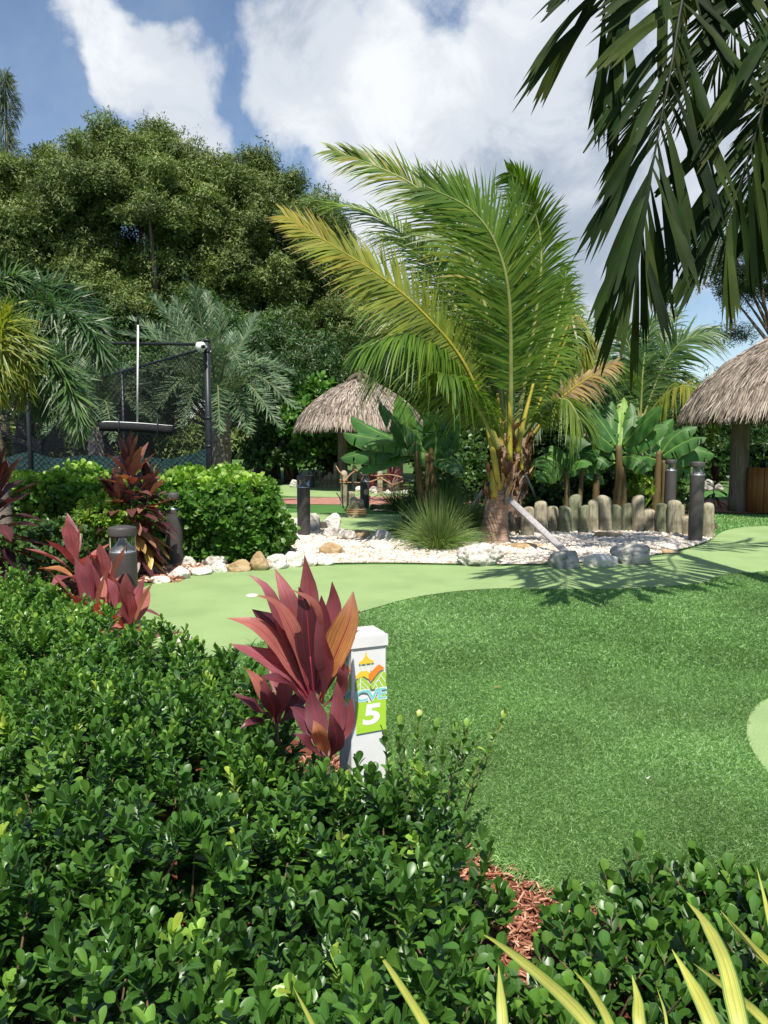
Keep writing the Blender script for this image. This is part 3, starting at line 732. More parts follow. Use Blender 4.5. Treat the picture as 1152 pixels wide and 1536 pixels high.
# thin where two shoots crowd; heights
Z = hz(X, Y) - np.abs(R.normal(0, .035, len(X))) - .05 + ZC
tall = R.uniform(0, 1, len(X)) > .965; Z[tall] += R.uniform(.03, .07, tall.sum())
patchv = .5 + .5 * np.sin(X * 2.1 + 1.3 * np.sin(Y * 1.7)) * np.cos(Y * 1.9 - .6 * X)
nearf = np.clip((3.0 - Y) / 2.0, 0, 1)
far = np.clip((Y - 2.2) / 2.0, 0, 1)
rn = np.clip(R.beta(2.2, 3.2, len(X)) * .66 + .16 * patchv * far + .20 * far + ZC * 1.2, 0, .92)  # near leaves tinted darker for shade, far ones lighter as if lit
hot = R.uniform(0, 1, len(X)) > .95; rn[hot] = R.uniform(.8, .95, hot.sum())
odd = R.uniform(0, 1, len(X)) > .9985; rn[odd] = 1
sc = R.uniform(.8, 1.2, len(X))
for i in range(6):
    k = np.arange(len(X)) % 6 == i
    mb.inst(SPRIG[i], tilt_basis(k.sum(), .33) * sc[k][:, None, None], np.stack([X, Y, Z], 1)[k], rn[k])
n2 = len(X)
X2 = X + R.normal(0, .04, n2); Y2 = Y + R.normal(0, .04, n2)
for i in range(6):
    k = np.arange(n2) % 6 == i
    mb.inst(SPRIG[(i + 2) % 6], tilt_basis(k.sum(), .6) * 1.1, np.stack([X2, Y2, hz(X2, Y2) - R.uniform(.15, .3, n2)], 1)[k], np.clip(rn[k] - .12, 0, 1))  # lower leaves coloured darker to imitate shade inside the hedge
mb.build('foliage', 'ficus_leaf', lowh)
for i in R.choice(len(X), 900, replace=False):
    b = np.array([X[i], Y[i], Z[i] + .03]); l = np.array([R.normal(0, .07), R.normal(0, .07), -R.uniform(.2, .42)])
    tube(ms, [b, b + l * .5 + R.normal(0, .012, 3), b + l], [.0022, .003, .005], 5)
ms.build('twigs', 'twig', lowh)

def stem_leaves(ml, ms, base, tip, n=14, L=.056, frac=.45, rn=.4, bend=.03, r0=.004):
    base = np.asarray(base, float); tip = np.asarray(tip, float)
    mid = (base + tip) / 2 + R.normal(0, bend, 3); p = cr([base, mid, tip], 14)
    tube(ms, p, np.linspace(r0, r0 * .4, 14), 5)
    T = tang(p)
    t = np.linspace(1 - frac, 1, n)
    az = np.arange(n) * 2.4 + R.uniform(0, 6)
    q = np.stack([np.interp(t, np.linspace(0, 1, 14), p[:, i]) for i in range(3)], 1)
    w = (t - t[0]) / (1 - t[0])
    el = np.radians(22 + 55 * w ** 1.5 + R.normal(0, 9, n))
    D = np.stack([np.cos(az) * np.cos(el), np.sin(az) * np.cos(el), np.sin(el)], 1)
    ax = nrm(tip - base); D = nrm(D + ax * .25)
    for j in range(n):
        lf = leaf_tpl(L * R.uniform(.8, 1.15) * (1.08 - .3 * w[j]), L * .52, OBO, 6, R.uniform(.25, .5), R.uniform(.0, .3))
        m = basis(D[j:j+1])[0]
        ml.inst(lf, m[None], q[j:j+1], np.array([np.clip(rn + R.normal(0, .12) + (.25 if w[j] > .93 else 0), 0, .98)]))

def shrub(label, px, py, zt, ns, spread, h, rn=.3, L=.058, group=None, tips=None):
    c = G(px, py, zt)
    t = thing('ficus_shrub', label, 'shrub', (c[0], c[1], 0), group)
    ml = MB(); ms = MB()
    for i in range(ns):
        a = R.uniform(0, 6.28); r = spread * math.sqrt(R.uniform(0, 1))
        tip = np.array([c[0] + r * math.cos(a), c[1] + r * math.sin(a), zt + R.uniform(-.10, .03) - .25 * r])
        base = np.array([c[0] + r * .25 * math.cos(a), c[1] + r * .25 * math.sin(a), .0])
        stem_leaves(ml, ms, base, tip, R.integers(11, 17), L, .5, rn)
        if R.uniform() > .4:
            m_ = base * .45 + tip * .55
            stem_leaves(ml, ms, m_, m_ + np.array([R.normal(0, .07), R.normal(0, .07), R.uniform(.06, .12)]), 9, L, .7, rn)
    if tips:
        for x, y, d, rr in tips:
            e_ = P(x, y, d)
            b_ = np.array([c[0] * .6 + e_[0] * .4, c[1] * .5 + e_[1] * .5, .08])
            stem_leaves(ml, ms, b_, e_, R.integers(13, 19), L * .75, .62, rr, .02, .003)
    ml.build('foliage', 'ficus_leaf', t); ms.build('stems', 'twig', t)
    return t
GSH = 'young ficus shrubs along the front edge of the carpet'
shrub('loose leggy ficus shrub beside the white number post, pale shoots leaning over the carpet', 640, 1165, .36, 13, .17, .4, .42,
      tips=[(629, 1078, 2.75, .62), (655, 1092, 2.7, .45), (682, 1092, 2.75, .45), (700, 1090, 2.8, .5), (716, 1110, 2.75, .45), (758, 1072, 2.75, .85), (735, 1130, 2.7, .5), (690, 1120, 2.6, .4), (665, 1125, 2.6, .4), (600, 1088, 2.6, .4), (575, 1100, 2.55, .35), (640, 1120, 2.55, .35), (715, 1150, 2.6, .4), (596, 1110, 2.5, .3)])
for args in [('dense ficus shrub between the number post and the mulch gap', 640, 1240, .36, 20, .20, .4),
             ('ficus shrub overhanging the left end of the red mulch gap', 640, 1350, .36, 20, .19, .4),
             ('small sparse ficus shrub standing alone in the red mulch below the carpet rim', 735, 1330, .26, 5, .10, .3),
             ('upright ficus shrub on the near side of the mulch gap, over the narrow striped leaf', 690, 1460, .38, 18, .17, .4),
             ('small ficus shrub against the carpet rim right of the mulch gap', 868, 1345, .25, 7, .11, .3),
             ('dark ficus shrub in the middle of the right hand shrubs, behind the striped leaves', 890, 1410, .30, 15, .16, .3),
             ('tall round ficus shrub on the carpet edge above the broad striped leaves', 985, 1300, .34, 18, .17, .3),
             ('ficus shrub at the right picture edge, nearest to the small putting patch', 1120, 1290, .36, 20, .19, .4),
             ('dark ficus shrub directly behind the two broadest striped leaves', 1010, 1400, .32, 17, .18, .3),
             ('low ficus shrub at the right picture edge behind the thin striped leaves', 1130, 1415, .32, 17, .18, .3),
             ('bright tipped ficus shrub at the bottom between two striped leaves', 800, 1500, .33, 16, .17, .3),
             ('ficus shrub at the bottom below the dark middle shrub', 930, 1510, .33, 17, .18, .3),
             ('ficus shrub in the bottom right corner under the striped leaves', 1090, 1530, .33, 18, .20, .3),
             ('lowest ficus shrub left of the long striped leaf at the bottom', 640, 1530, .40, 18, .18, .3)]:
    shrub(*args[:7], rn=float(R.uniform(.22, .4)), group=GSH)

# grass blades straggling through the hedge
gw = MB()
n = 260
q = np.array(GP(zip(R.uniform(40, 430, n), R.uniform(960, 1120, n)), .45))
q[:, 2] = .40; dd = nrm(np.stack([R.normal(.2, .8, n), R.normal(0, .8, n), R.uniform(.1, .8, n)], 1))
leaflets(gw, q, dd, R.uniform(.12, .34, n), .004, R.uniform(.2, .9, n), nrm(R.normal(0, 1, (n, 3))), [(0, .8), (.5, 1), (1, .1)], 5, R.uniform(.3, .9, n))
tag(gw.build('weed_grass', 'tuft_blade'), 'thin bright grass blades straggling through the top of the low hedge', 'grass', kind='stuff')

# ------------------------------------------------------------------ striped flax in the bottom right
def flax(label, blades, base):
    b0 = np.asarray(base, float)
    t = thing('striped_flax', label, 'plant', tuple(b0), 'yellow striped flax plants in the front bed')
    for pts, w in blades:
        mb = MB(); q = cr([P(*p) for p in pts], 18)
        strip(mb, q, [(0, w * .7), (.35, w), (.7, w * .75), (1, w * .04)], (-.25, -1, .55), None, .35, R.uniform(.3, .9))
        mb.build('leaf', 'stripe_leaf', t)
flax('leftmost striped flax, one narrow leaf and a short blade', [([(690, 1640, 1.15), (640, 1540, 1.2), (590, 1460, 1.32), (562, 1422, 1.4)], .017), ([(752, 1640, 1.15), (755, 1560, 1.2), (752, 1500, 1.24), (748, 1448, 1.26)], .024), ([(500, 1640, 1.1), (475, 1550, 1.15), (440, 1480, 1.25)], .010)], (.14, 1.05, 0))
flax('striped flax with one long leaf slanting up left between ficus shrubs', [([(960, 1660, 1.1), (890, 1545, 1.18), (830, 1480, 1.3), (755, 1420, 1.45), (722, 1400, 1.52)], .025), ([(950, 1660, 1.15), (920, 1550, 1.2), (890, 1490, 1.3), (860, 1455, 1.38)], .017), ([(985, 1650, 1.15), (960, 1540, 1.2), (957, 1500, 1.24), (948, 1462, 1.28)], .026), ([(990, 1650, 1.15), (1000, 1540, 1.2), (985, 1480, 1.3)], .006)], (.36, 1.0, 0))
flax('striped flax with two broad yellow leaves standing highest at the bottom right', [([(1120, 1680, 1.1), (1065, 1530, 1.2), (1035, 1470, 1.27), (1008, 1424, 1.32)], .032), ([(1140, 1680, 1.1), (1105, 1520, 1.2), (1085, 1440, 1.3), (1055, 1380, 1.42), (1030, 1352, 1.5)], .033), ([(1230, 1640, 1.15), (1150, 1535, 1.25), (1100, 1490, 1.35), (1040, 1445, 1.5)], .017)], (.55, 1.0, 0))
flax('striped flax of thin leaves crossing the right picture edge', [([(1260, 1560, 1.2), (1180, 1470, 1.3), (1120, 1410, 1.45), (1080, 1365, 1.6)], .016), ([(1230, 1600, 1.2), (1170, 1440, 1.3), (1145, 1340, 1.4), (1135, 1300, 1.45)], .013), ([(1290, 1600, 1.2), (1190, 1480, 1.35), (1130, 1430, 1.5)], .014)], (.75, 1.1, 0))

# ------------------------------------------------------------------ cordylines
TI = [(0, .14), (.12, .12), (.25, .4), (.45, .9), (.6, 1), (.78, .72), (.92, .28), (1, .02)]
def ti_leaf(mb, pts, d, w, rnd, nv=(0, -1, .4), fold=.3):
    q = cr([P(p[0], p[1], d + (p[2] if len(p) > 2 else 0)) for p in pts], 16)
    strip(mb, q, [(t, v * w * d / FPX) for t, v in TI], nv, None, fold + R.uniform(-.1, .35), rnd, wav=R.uniform(.08, .3))

D0 = 2.55
ti = thing('cordyline', 'pink and maroon cordyline leaning over the white number post, one leaf glowing orange', 'plant', tuple(P(478, 1130, D0) * [1, 1, 0]), 'cordylines')
st = MB(); b = P(482, 1190, D0); tube(st, cr([[b[0], b[1], 0], P(484, 1150, D0), P(478, 1060, D0), P(468, 1010, D0)], 14), np.linspace(.011, .007, 14), 8); st.build('stem', 'ti_stem', ti)
crown = [
 ([(474, 1050, 0), (468, 960, .04), (466, 890, .05), (457, 832, .03)], 37, .62, (-.3, -1, .2)),
 ([(470, 1050, 0), (450, 960, -.02), (430, 895, -.03), (412, 853, 0)], 36, .66, (.3, -1, .3)),
 ([(468, 1052, 0), (430, 960, -.04), (400, 885, -.06), (372, 862, -.05)], 24, .6, (.6, -1, .6)),
 ([(468, 1054, 0), (440, 955, -.08), (412, 905, -.12), (384, 893, -.14)], 27, .82, (.3, -.8, 1)),
 ([(468, 1056, 0), (425, 985, -.06), (385, 940, -.10), (340, 927, -.10)], 36, .8, (.2, -.6, 1)),
 ([(468, 1056, 0), (440, 1000, .02), (415, 945, .02), (378, 914, .02)], 50, .12, (.2, -1, .2)),
 ([(466, 1060, 0), (430, 1008, -.05), (390, 985, -.09), (346, 966, -.10)], 37, .55, (.1, -.7, 1)),
 ([(476, 1050, 0), (490, 960, .06), (500, 910, .08), (498, 872, .06)], 34, .5, (.2, -1, .2)),
 ([(480, 1050, 0), (500, 990, -.05), (524, 930, -.07), (530, 887, -.04)], 46, .97, (-.25, -1, .25)),
 ([(472, 1052, 0), (464, 970, -.05), (460, 920, -.06), (448, 880, -.05)], 40, .1, (0, -1, .1)),
 ([(474, 1052, 0), (475, 960, -.02), (468, 905, -.06), (436, 884, -.10)], 24, .85, (.3, -.8, .8)),
 ([(478, 1052, 0), (485, 985, .04), (484, 930, .06), (482, 893, .06)], 34, .2, (0, -1, .2)),
 ([(480, 1054, 0), (505, 1000, .05), (512, 960, .10), (540, 915, .14)], 30, .4, (-.4, -1, .5)),
 ([(478, 1056, 0), (470, 985, .10), (440, 930, .16), (425, 890, .2)], 34, .3, (0, -1, .6)),
 ([(484, 1056, 0), (490, 1000, -.06), (483, 960, -.09), (476, 925, -.1)], 30, .42, (-.3, -1, .2)),
 ([(486, 1060, 0), (512, 1035, -.04), (516, 1010, -.08), (512, 985, -.08)], 26, .5, (-.6, -1, .2)),
 ([(462, 1060, 0), (440, 1035, -.07), (420, 1020, -.12), (388, 1015, -.15)], 24, .25, (0, -.6, 1)),
 ([(470, 1050, 0), (455, 1000, .06), (430, 975, .1), (405, 960, .14)], 36, .15, (0, -1, .7)),
]
for pts, w, r, nv in crown:
    mb = MB(); ti_leaf(mb, pts, D0, w, r, nv); mb.build('leaf', 'ti_leaf', ti)
# pale pink leaf stalks fanning from the stem head
pm = MB()
for pts, w, r, nv in crown[:12]:
    q = cr([P(p[0], p[1], D0 + p[2]) for p in pts], 16)[:7]; tube(pm, q, np.linspace(.005, .0028, 7), 5)
pm.build('leaf_stalks', 'pink_stem', ti)
def ti_low(label, base, d, leaves):
    t = thing('cordyline', label, 'plant', tuple(P(base[0], base[1], d) * [1, 1, 0]), 'cordylines')
    s_ = MB(); b = P(base[0], base[1], d); tube(s_, [[b[0], b[1], 0], b, b + [0, 0, .03]], [.009, .008, .006], 7); s_.build('stem', 'ti_stem', t)
    for pts, w, r, nv in leaves:
        mb = MB(); ti_leaf(mb, pts, d, w, r, nv); mb.build('leaf', 'ti_leaf', t)
ti_low('short dark maroon cordyline half hidden in the hedge left of the leaning one', (415, 1090), 2.75, [
 ([(415, 1085), (400, 1050), (385, 1020), (368, 1002)], 20, .85, (0, -1, .4)), ([(415, 1085), (395, 1070, -.05), (375, 1055, -.1), (350, 1040, -.1)], 22, .3, (0, -.6, 1)),
 ([(418, 1085), (425, 1050), (430, 1020), (428, 1000)], 26, .5, (0, -1, .2)), ([(420, 1085), (440, 1060), (455, 1045), (470, 1040)], 26, .2, (0, -1, .5)),
 ([(415, 1085), (410, 1060, -.06), (400, 1040, -.1), (396, 1015, -.1)], 26, .35, (0, -1, .3)), ([(412, 1088), (395, 1085, -.1), (375, 1085, -.16), (358, 1095, -.18)], 20, .25, (0, -.5, 1)),
 ([(420, 1088), (430, 1075, -.08), (450, 1068, -.12), (465, 1085, -.14)], 28, .15, (0, -.7, 1)), ([(415, 1085), (425, 1045, .05), (410, 1015, .08), (405, 1000, .1)], 22, .65, (0, -1, .2))])
ti_low('low cordyline at the foot of the number post with a folded orange leaf', (492, 1140), 2.4, [
 ([(492, 1138), (485, 1115, -.03), (478, 1095, -.06), (470, 1080, -.05)], 32, .93, (-.3, -1, .3)), ([(492, 1138), (503, 1100), (508, 1062), (505, 1022)], 28, .5, (0, -1, .2)),
 ([(495, 1138), (512, 1105), (524, 1080), (528, 1045)], 24, .52, (-.3, -1, .2)), ([(490, 1138), (478, 1090, .04), (470, 1060, .06), (466, 1035, .06)], 36, .4, (0, -1, .2)),
 ([(490, 1138), (465, 1090, .05), (440, 1062, .06), (435, 1060, .06)], 30, .3, (0, -1, .6)), ([(494, 1138), (505, 1115, -.05), (500, 1085, -.08), (496, 1070, -.08)], 26, .2, (0, -1, .2)),
 ([(488, 1138), (470, 1125, -.04), (455, 1108, -.07), (440, 1100, -.07)], 22, .3, (0, -.6, 1))])

def cordy(label, base, stem_top, n, L, W, mat='ti_leaf', rn=(.2, .8), el=(-20, 80), z0=0.55, seedaz=0, lean=(0, 0), stemr=.012, group='cordylines', stemmat='ti_stem'):
    base = np.asarray(base, float); top = np.asarray(stem_top, float)
    t = thing('cordyline', label, 'plant', tuple(base), group)
    s_ = MB(); p = cr([base, base * .5 + top * .5 + R.normal(0, .01, 3), top], 12); tube(s_, p, np.linspace(stemr, stemr * .6, 12), 8, jitter=.08); s_.build('stem', stemmat, t)
    mb = MB()
    for i in range(n):
        u = i / max(n - 1, 1); az = i * 2.399 + seedaz
        q0 = base * (1 - (z0 + (1 - z0) * u)) + top * (z0 + (1 - z0) * u)
        e_ = math.radians(el[0] + (el[1] - el[0]) * u ** (1.6 if mat == 'bronze_leaf' else .9) + R.normal(0, 8))
        d = np.array([math.cos(az) * math.cos(e_) + lean[0], math.sin(az) * math.cos(e_) + lean[1], math.sin(e_)]); d = nrm(d)
        l = L * R.uniform(.75, 1.15) * (1 - .2 * abs(u - .5)); sag = .22 * l * math.cos(e_) * R.uniform(.3, 1.6)
        pts = [q0, q0 + d * l * .33, q0 + d * l * .68 - np.array([0, 0, sag * .4]), q0 + d * l - np.array([0, 0, sag])]
        up = np.array([-d[0] * .6, -d[1] * .6, 1.0]) if e_ < 1.1 else np.array([-math.cos(az), -math.sin(az), .3])
        old = R.uniform(rn[0], rn[1])
        if u < .3 and R.uniform() < .35: old = R.uniform(.85, 1)
        strip(mb, cr(pts, 12), [(q, v * W * R.uniform(.9, 1.1)) for q, v in TI], up, None, .3, old, wav=.1)
        if n <= 20: mb.build('leaf', mat, t); mb = MB()
    if n > 20: mb.build('leaves', mat, t)
    return t
cordy('pink cordyline on a bare stem, tallest left of the glass topped bollard', P(128, 960, 5.9) * [1, 1, 0], P(116, 845, 5.9), 11, .50, .125, rn=(.5, .85), el=(8, 84), z0=.72, lean=(-.1, -.25))
cordy('wide pink cordyline low in the hedge just left of the nearest bollard', P(142, 968, 5.2) * [1, 1, 0], P(142, 925, 5.2), 14, .50, .125, rn=(.45, .85), el=(5, 85), z0=.5, seedaz=1.2, lean=(0, -.25))
cordy('pink cordyline standing in front of the nearest bollard beside the putting green', P(198, 985, 5.0) * [1, 1, 0], P(196, 935, 5.0), 13, .48, .13, rn=(.5, .9), el=(5, 86), z0=.5, seedaz=2.1, lean=(0, -.2))
cordy('smallest pink cordyline, between the bare stemmed one and the bollard', P(165, 950, 5.7) * [1, 1, 0], P(160, 880, 5.7), 8, .42, .11, rn=(.4, .8), el=(20, 85), z0=.6, seedaz=.4)
bz = 'bronze cordylines before the clipped hedge'
cordy('tall bronze cordyline with yellowing leaves rising above the clipped hedge', P(200, 862, 8.5) * [1, 1, 0], P(196, 702, 8.5), 90, .46, .115, 'bronze_leaf', (.15, .9), (-38, 82), .28, .0, stemr=.016, group=bz)
cordy('second bronze cordyline stem, right beside the yellowing one and the bollard', P(214, 864, 8.6) * [1, 1, 0], P(222, 728, 8.6), 50, .40, .105, 'bronze_leaf', (.2, .95), (-38, 82), .3, 1, stemr=.015, group=bz)
cordy('shorter bronze cordyline stem leaning left of the yellowing one', P(190, 862, 8.4) * [1, 1, 0], P(176, 748, 8.4), 44, .42, .11, 'bronze_leaf', (.1, .8), (-38, 80), .4, 2, stemr=.015, group=bz)
cordy('blackish purple cordyline at the left picture edge', P(-6, 930, 6.6) * [1, 1, 0], P(-4, 720, 6.6), 66, .46, .11, 'bronze_leaf', (0, .5), (-35, 82), .3, .7, stemr=.015, group=bz)
cordy('dark red cordyline under the right thatched hut behind the bollards', P(1072, 752, 17.5) * [1, 1, 0], P(1072, 715, 17.5), 26, .48, .09, 'bronze_leaf', (0, .5), (-15, 80), .3, group='dark red cordylines in the back beds')
cordy('dark crimson cordyline behind the rope fence', P(588, 738, 19.5) * [1, 1, 0], P(588, 712, 19.5), 36, .62, .07, 'red_leaf', (.2, 1), (0, 80), .2, group='dark red cordylines in the back beds')
cordy('small crimson cordyline at the left end of the rope fence', P(553, 738, 19.8) * [1, 1, 0], P(553, 722, 19.8), 26, .5, .07, 'red_leaf', (.1, .8), (0, 80), .2, group='dark red cordylines in the back beds')
cordy('spiky yellow green bromeliad beside the far bollard behind the logs', P(964, 765, 14.5) * [1, 1, 0], P(964, 757, 14.5), 16, .5, .05, 'young_leaf', (.3, 1), (25, 85), .1, group='yellow plants behind the logs')

# ------------------------------------------------------------------ number post
ps = thing('number_post', 'white square marker post with a flat cap and the number 5', 'sign', tuple(P(548, 1330, 2.7) * [1, 1, 0]))
th = math.radians(23); Wp = .135
fx = np.array([math.cos(th), math.sin(th), 0]); fn = np.array([math.sin(th), -math.cos(th), 0])      # along the wide face, out of it
K = P(527, 970, 2.66); K[2] = 0                                   # near edge foot
topz = P(527, 972, 2.66)[2]
cen = K + fx * Wp / 2 - fn * Wp / 2
def boxy(mb, c, ax, ay, w, h, z0, z1, bev, inset=0):
    o = []
    for sx_, sy_ in ((-1, -1), (1, -1), (1, 1), (-1, 1)):
        for k_ in ((bev, 0), (0, bev)) if sx_ * sy_ > 0 else ((0, bev), (bev, 0)):
            o.append(c + ax * sx_ * (w / 2 - k_[0]) + ay * sy_ * (h / 2 - k_[1]))
    o = np.array(o); n = len(o); V = []
    lv = [(z0, 0), (z1 - bev, 0), (z1, bev)] if not inset else [(z0, 0), (z0 + bev, -bev * .0), (z1 - inset, 0), (z1, w * .42)]
    for z, s_ in lv:
        for q in o:
            d = c - q; d[2] = 0
            V.append(q + nrm(d) * s_ * 1.41 * (np.linalg.norm(d) > 0) + np.array([0, 0, z]))
    F = [[i * n + j, i * n + (j + 1) % n, (i + 1) * n + (j + 1) % n, (i + 1) * n + j] for i in range(len(lv) - 1) for j in range(n)]
    k = (len(lv) - 1) * n
    mb.add(np.array(V), [np.array(F), np.array([[k, k + 1, k + 2, k + 3], [k, k + 3, k + 4, k + 7], [k + 4, k + 5, k + 6, k + 7]])])
mb = MB(); boxy(mb, cen, fx, -fn, Wp, Wp, 0, topz, .004); mb.build('body', 'white_vinyl', ps, smooth=False)
mb = MB(); boxy(mb, cen, fx, -fn, Wp * 1.09, Wp * 1.09, topz - .003, topz + .047, .003, inset=.010); mb.build('cap', 'white_vinyl', ps, smooth=False)
PXM = 2.68 / 1154 / 6.68                                          # metres per sketch unit on the face
def decal(face, name, poly, mat, layer, par):
    if face == 0: o, ax, nn = K, fx, fn
    else: o, ax, nn = K - fn * Wp, fn, -fx
    mb = MB(); V = []
    for u, v in poly:
        V.append(o + ax * (u * Wp) + np.array([0, 0, topz - (v - 340) * PXM]) + nn * (.0005 + .00022 * layer))
    bm = bmesh.new(); f = bm.faces.new([bm.verts.new(x) for x in V]); f.normal_update()
    if f.normal.dot(Vector(nn)) < 0: f.normal_flip()
    bmesh.ops.triangulate(bm, faces=[f]); bm.verts.index_update()
    vv = np.array([x.co for x in bm.verts]); ff = np.array([[x.index for x in g.verts] for g in bm.faces]); bm.free()
    mb.add(vv, ff); return mb.build(name, mat, par, smooth=False)
def arc(cx, cy, rx, ry, a0, a1, n=12): return [(cx + rx * math.cos(t), cy + ry * math.sin(t)) for t in np.radians(np.linspace(a0, a1, n))]
fcur = bpy.data.curves.new('lettering', 'FONT')
def letters(txt, size, off, shear=0.0):
    c = bpy.data.curves.new('lettering', 'FONT'); c.body = txt; c.size = size; c.offset = off; c.shear = shear; c.resolution_u = 6; c.fill_mode = 'FRONT'
    c.space_character = .88
    o = bpy.data.objects.new('lettering', c); COL.objects.link(o)
    dg = bpy.context.evaluated_depsgraph_get(); dg.update()
    me = o.evaluated_get(dg).to_mesh()
    v = np.array([x.co for x in me.vertices]); f = [list(p.vertices) for p in me.polygons]
    o.evaluated_get(dg).to_mesh_clear(); bpy.data.objects.remove(o); bpy.data.curves.remove(c)
    return v, f
def text_on(face, name, txt, u0, u1, v0, v1, mat, layer, par, off=0.0, shear=0.0, slope=0.0):
    if face == 0: o, ax, nn = K, fx, fn
    else: o, ax, nn = K - fn * Wp, fn, -fx
    v, f = letters(txt, 1, 0, shear); lo, hi = v.min(0), v.max(0)
    v, f = letters(txt, 1, off, shear)
    q = (v - lo) / (hi - lo + 1e-9)
    uu = u0 + q[:, 0] * (u1 - u0); vv = v1 - q[:, 1] * (v1 - v0) + slope * (uu - u0)
    V = o + ax * (uu * Wp)[:, None] + np.stack([np.zeros(len(uu)), np.zeros(len(uu)), topz - (vv - 340) * PXM], 1) + nn * (.0005 + .00022 * layer)
    mb = MB(); tri = np.array([[p[0], p[i], p[i + 1]] for p in f for i in range(1, len(p) - 1)]); mb.add(V, tri)
    return mb.build(name, mat, par, smooth=False)
bpy.data.curves.remove(fcur)
for face in (0, 1):
    lg = decal(face, 'emblem', [(.40, 392), (.415, 392), (.44, 440), (.52, 478), (.64, 500), (.62, 520), (.22, 522), (.20, 500), (.31, 478), (.38, 440)], 'sign_yellow', 1, ps)
    for u in (.27, .41, .55): decal(face, 'pillar', [(u - .012, 522), (u + .012, 522), (u + .012, 600), (u - .012, 600)], 'sign_pale', 1, lg)
    decal(face, 'dome', [(.13, 660)] + arc(.34, 660, .22, 66, 190, 330, 14) + [(.50, 690), (.34, 650), (.13, 672)], 'sign_yellow', 1, lg)
    decal(face, 'roof_sweep', [(.48, 640), (.62, 590), (.78, 542), (.94, 590), (.88, 604), (.78, 618), (.66, 670), (.54, 722), (.49, 690)], 'sign_orange', 3, lg)
    decal(face, 'palm_hill', [(.12, 700), (.20, 668), (.30, 656), (.42, 690), (.52, 740), (.58, 800), (.12, 800)], 'sign_green', 2, lg)
    decal(face, 'palm_hill', [(.48, 800), (.56, 738), (.68, 680), (.80, 634), (.90, 622), (.985, 650), (.985, 800)], 'sign_green', 2, lg)
    for a_, b_ in (((.26, 665), (.24, 800)), ((.26, 690), (.50, 790)), ((.24, 720), (.13, 760)), ((.24, 740), (.42, 800)), ((.88, 632), (.60, 790)), ((.84, 660), (.97, 740)), ((.76, 700), (.92, 800)), ((.74, 705), (.62, 740)), ((.68, 745), (.76, 800))):
        w_ = .011; decal(face, 'leaf_vein', [(a_[0] - w_, a_[1]), (a_[0] + w_, a_[1]), (b_[0] + w_, b_[1]), (b_[0] - w_, b_[1])], 'sign_white', 4, lg)
    pn = decal(face, 'number_panel', [(.13, 890), (.50, 938), (.54, 938), (.60, 905), (.985, 868), (.985, 1246), (.13, 1254)], 'sign_lime', 1, ps)
    text_on(face, 'letters_outline', 'CVE', .10, .99, 795, 915, 'sign_white', 5, lg, .045, 0, 0)
    text_on(face, 'letters', 'CVE', .11, .98, 800, 910, 'sign_cyan', 6, lg, .022, 0, 0)
    text_on(face, 'number', '5', .34, .78, 962, 1162, 'sign_white', 3, pn, .035, .1)
# ------------------------------------------------------------------ bollards
def bollard(label, px, pyt, pyb, d, cone=True, group='lit garden bollards'):
    top = P(px, pyt, d); bot = P(px, pyb, d)
    z0 = bot[2]; h = top[2] - z0; c = np.array([top[0], top[1], 0]); r = .105
    t = thing('bollard_light', label, 'bollard', (c[0], c[1], z0), group)
    base = (c[0], c[1], z0)
    mb = MB(); lathe(mb, [(0, -.02), (r * 1.0, -.02), (r, .0), (r, h - .215), (r * .99, h - .205), (r * .9, h - .2), (0, h - .2)], base, 28); mb.build('column', 'bollard_paint', t)
    mb = MB(); lathe(mb, [(r * .97, h - .203), (r * .97, h - .195), (r * .62, h - .17), (r * .36, h - .135), (r * .22, h - .105), (r * .2, h - .075)], base, 24); mb.build('reflector', 'aluminium', t)
    mb = MB(); lathe(mb, [(r * .95, h - .2), (r * .95, h - .08)], base, 28); mb.build('lens', 'lens', t)
    mb = MB()
    for k_ in range(4):
        mb = MB(); a_ = k_ * PI / 2 + .6; q = np.array([c[0] + r * .93 * math.cos(a_), c[1] + r * .93 * math.sin(a_), z0]); tube(mb, [q + [0, 0, h - .2], q + [0, 0, h - .08]], .0045, 6); mb.build('lens_rod', 'bollard_paint', t)
    mb = MB(); lathe(mb, [(0, h - .082), (r, h - .084), (r * 1.01, h - .07), (r * 1.01, h - .022), (r * .98, h - .014), (r * .5, h - .002), (0, h)], base, 28); mb.build('cap', 'bollard_paint', t)
    return t
bollard('nearest bollard, glass topped and wrapped by pink cordylines', 183, 788, 1010, 5.9)
bollard('bollard standing against the clipped hedge by the tall bronze cordyline', 260, 738, 857, 9.3)
bollard('bollard in white gravel at the right end of the clipped hedge', 455, 712, 808, 12.3)
bollard('far bollard in front of the rope fence and banana leaves', 547, 709, 762, 17.5)
bollard('nearer bollard at the right end of the log edging', 1047, 692, 812, 11.6)
bollard('farther bollard behind the right end of the log edging', 1007, 689, 800, 14.2)
bollard('small distant bollard left of the rope fence, the lower one', 467, 704, 732, 25, group='distant bollards')
bollard('small distant bollard in shade just right of another', 485, 702, 728, 27, group='distant bollards')

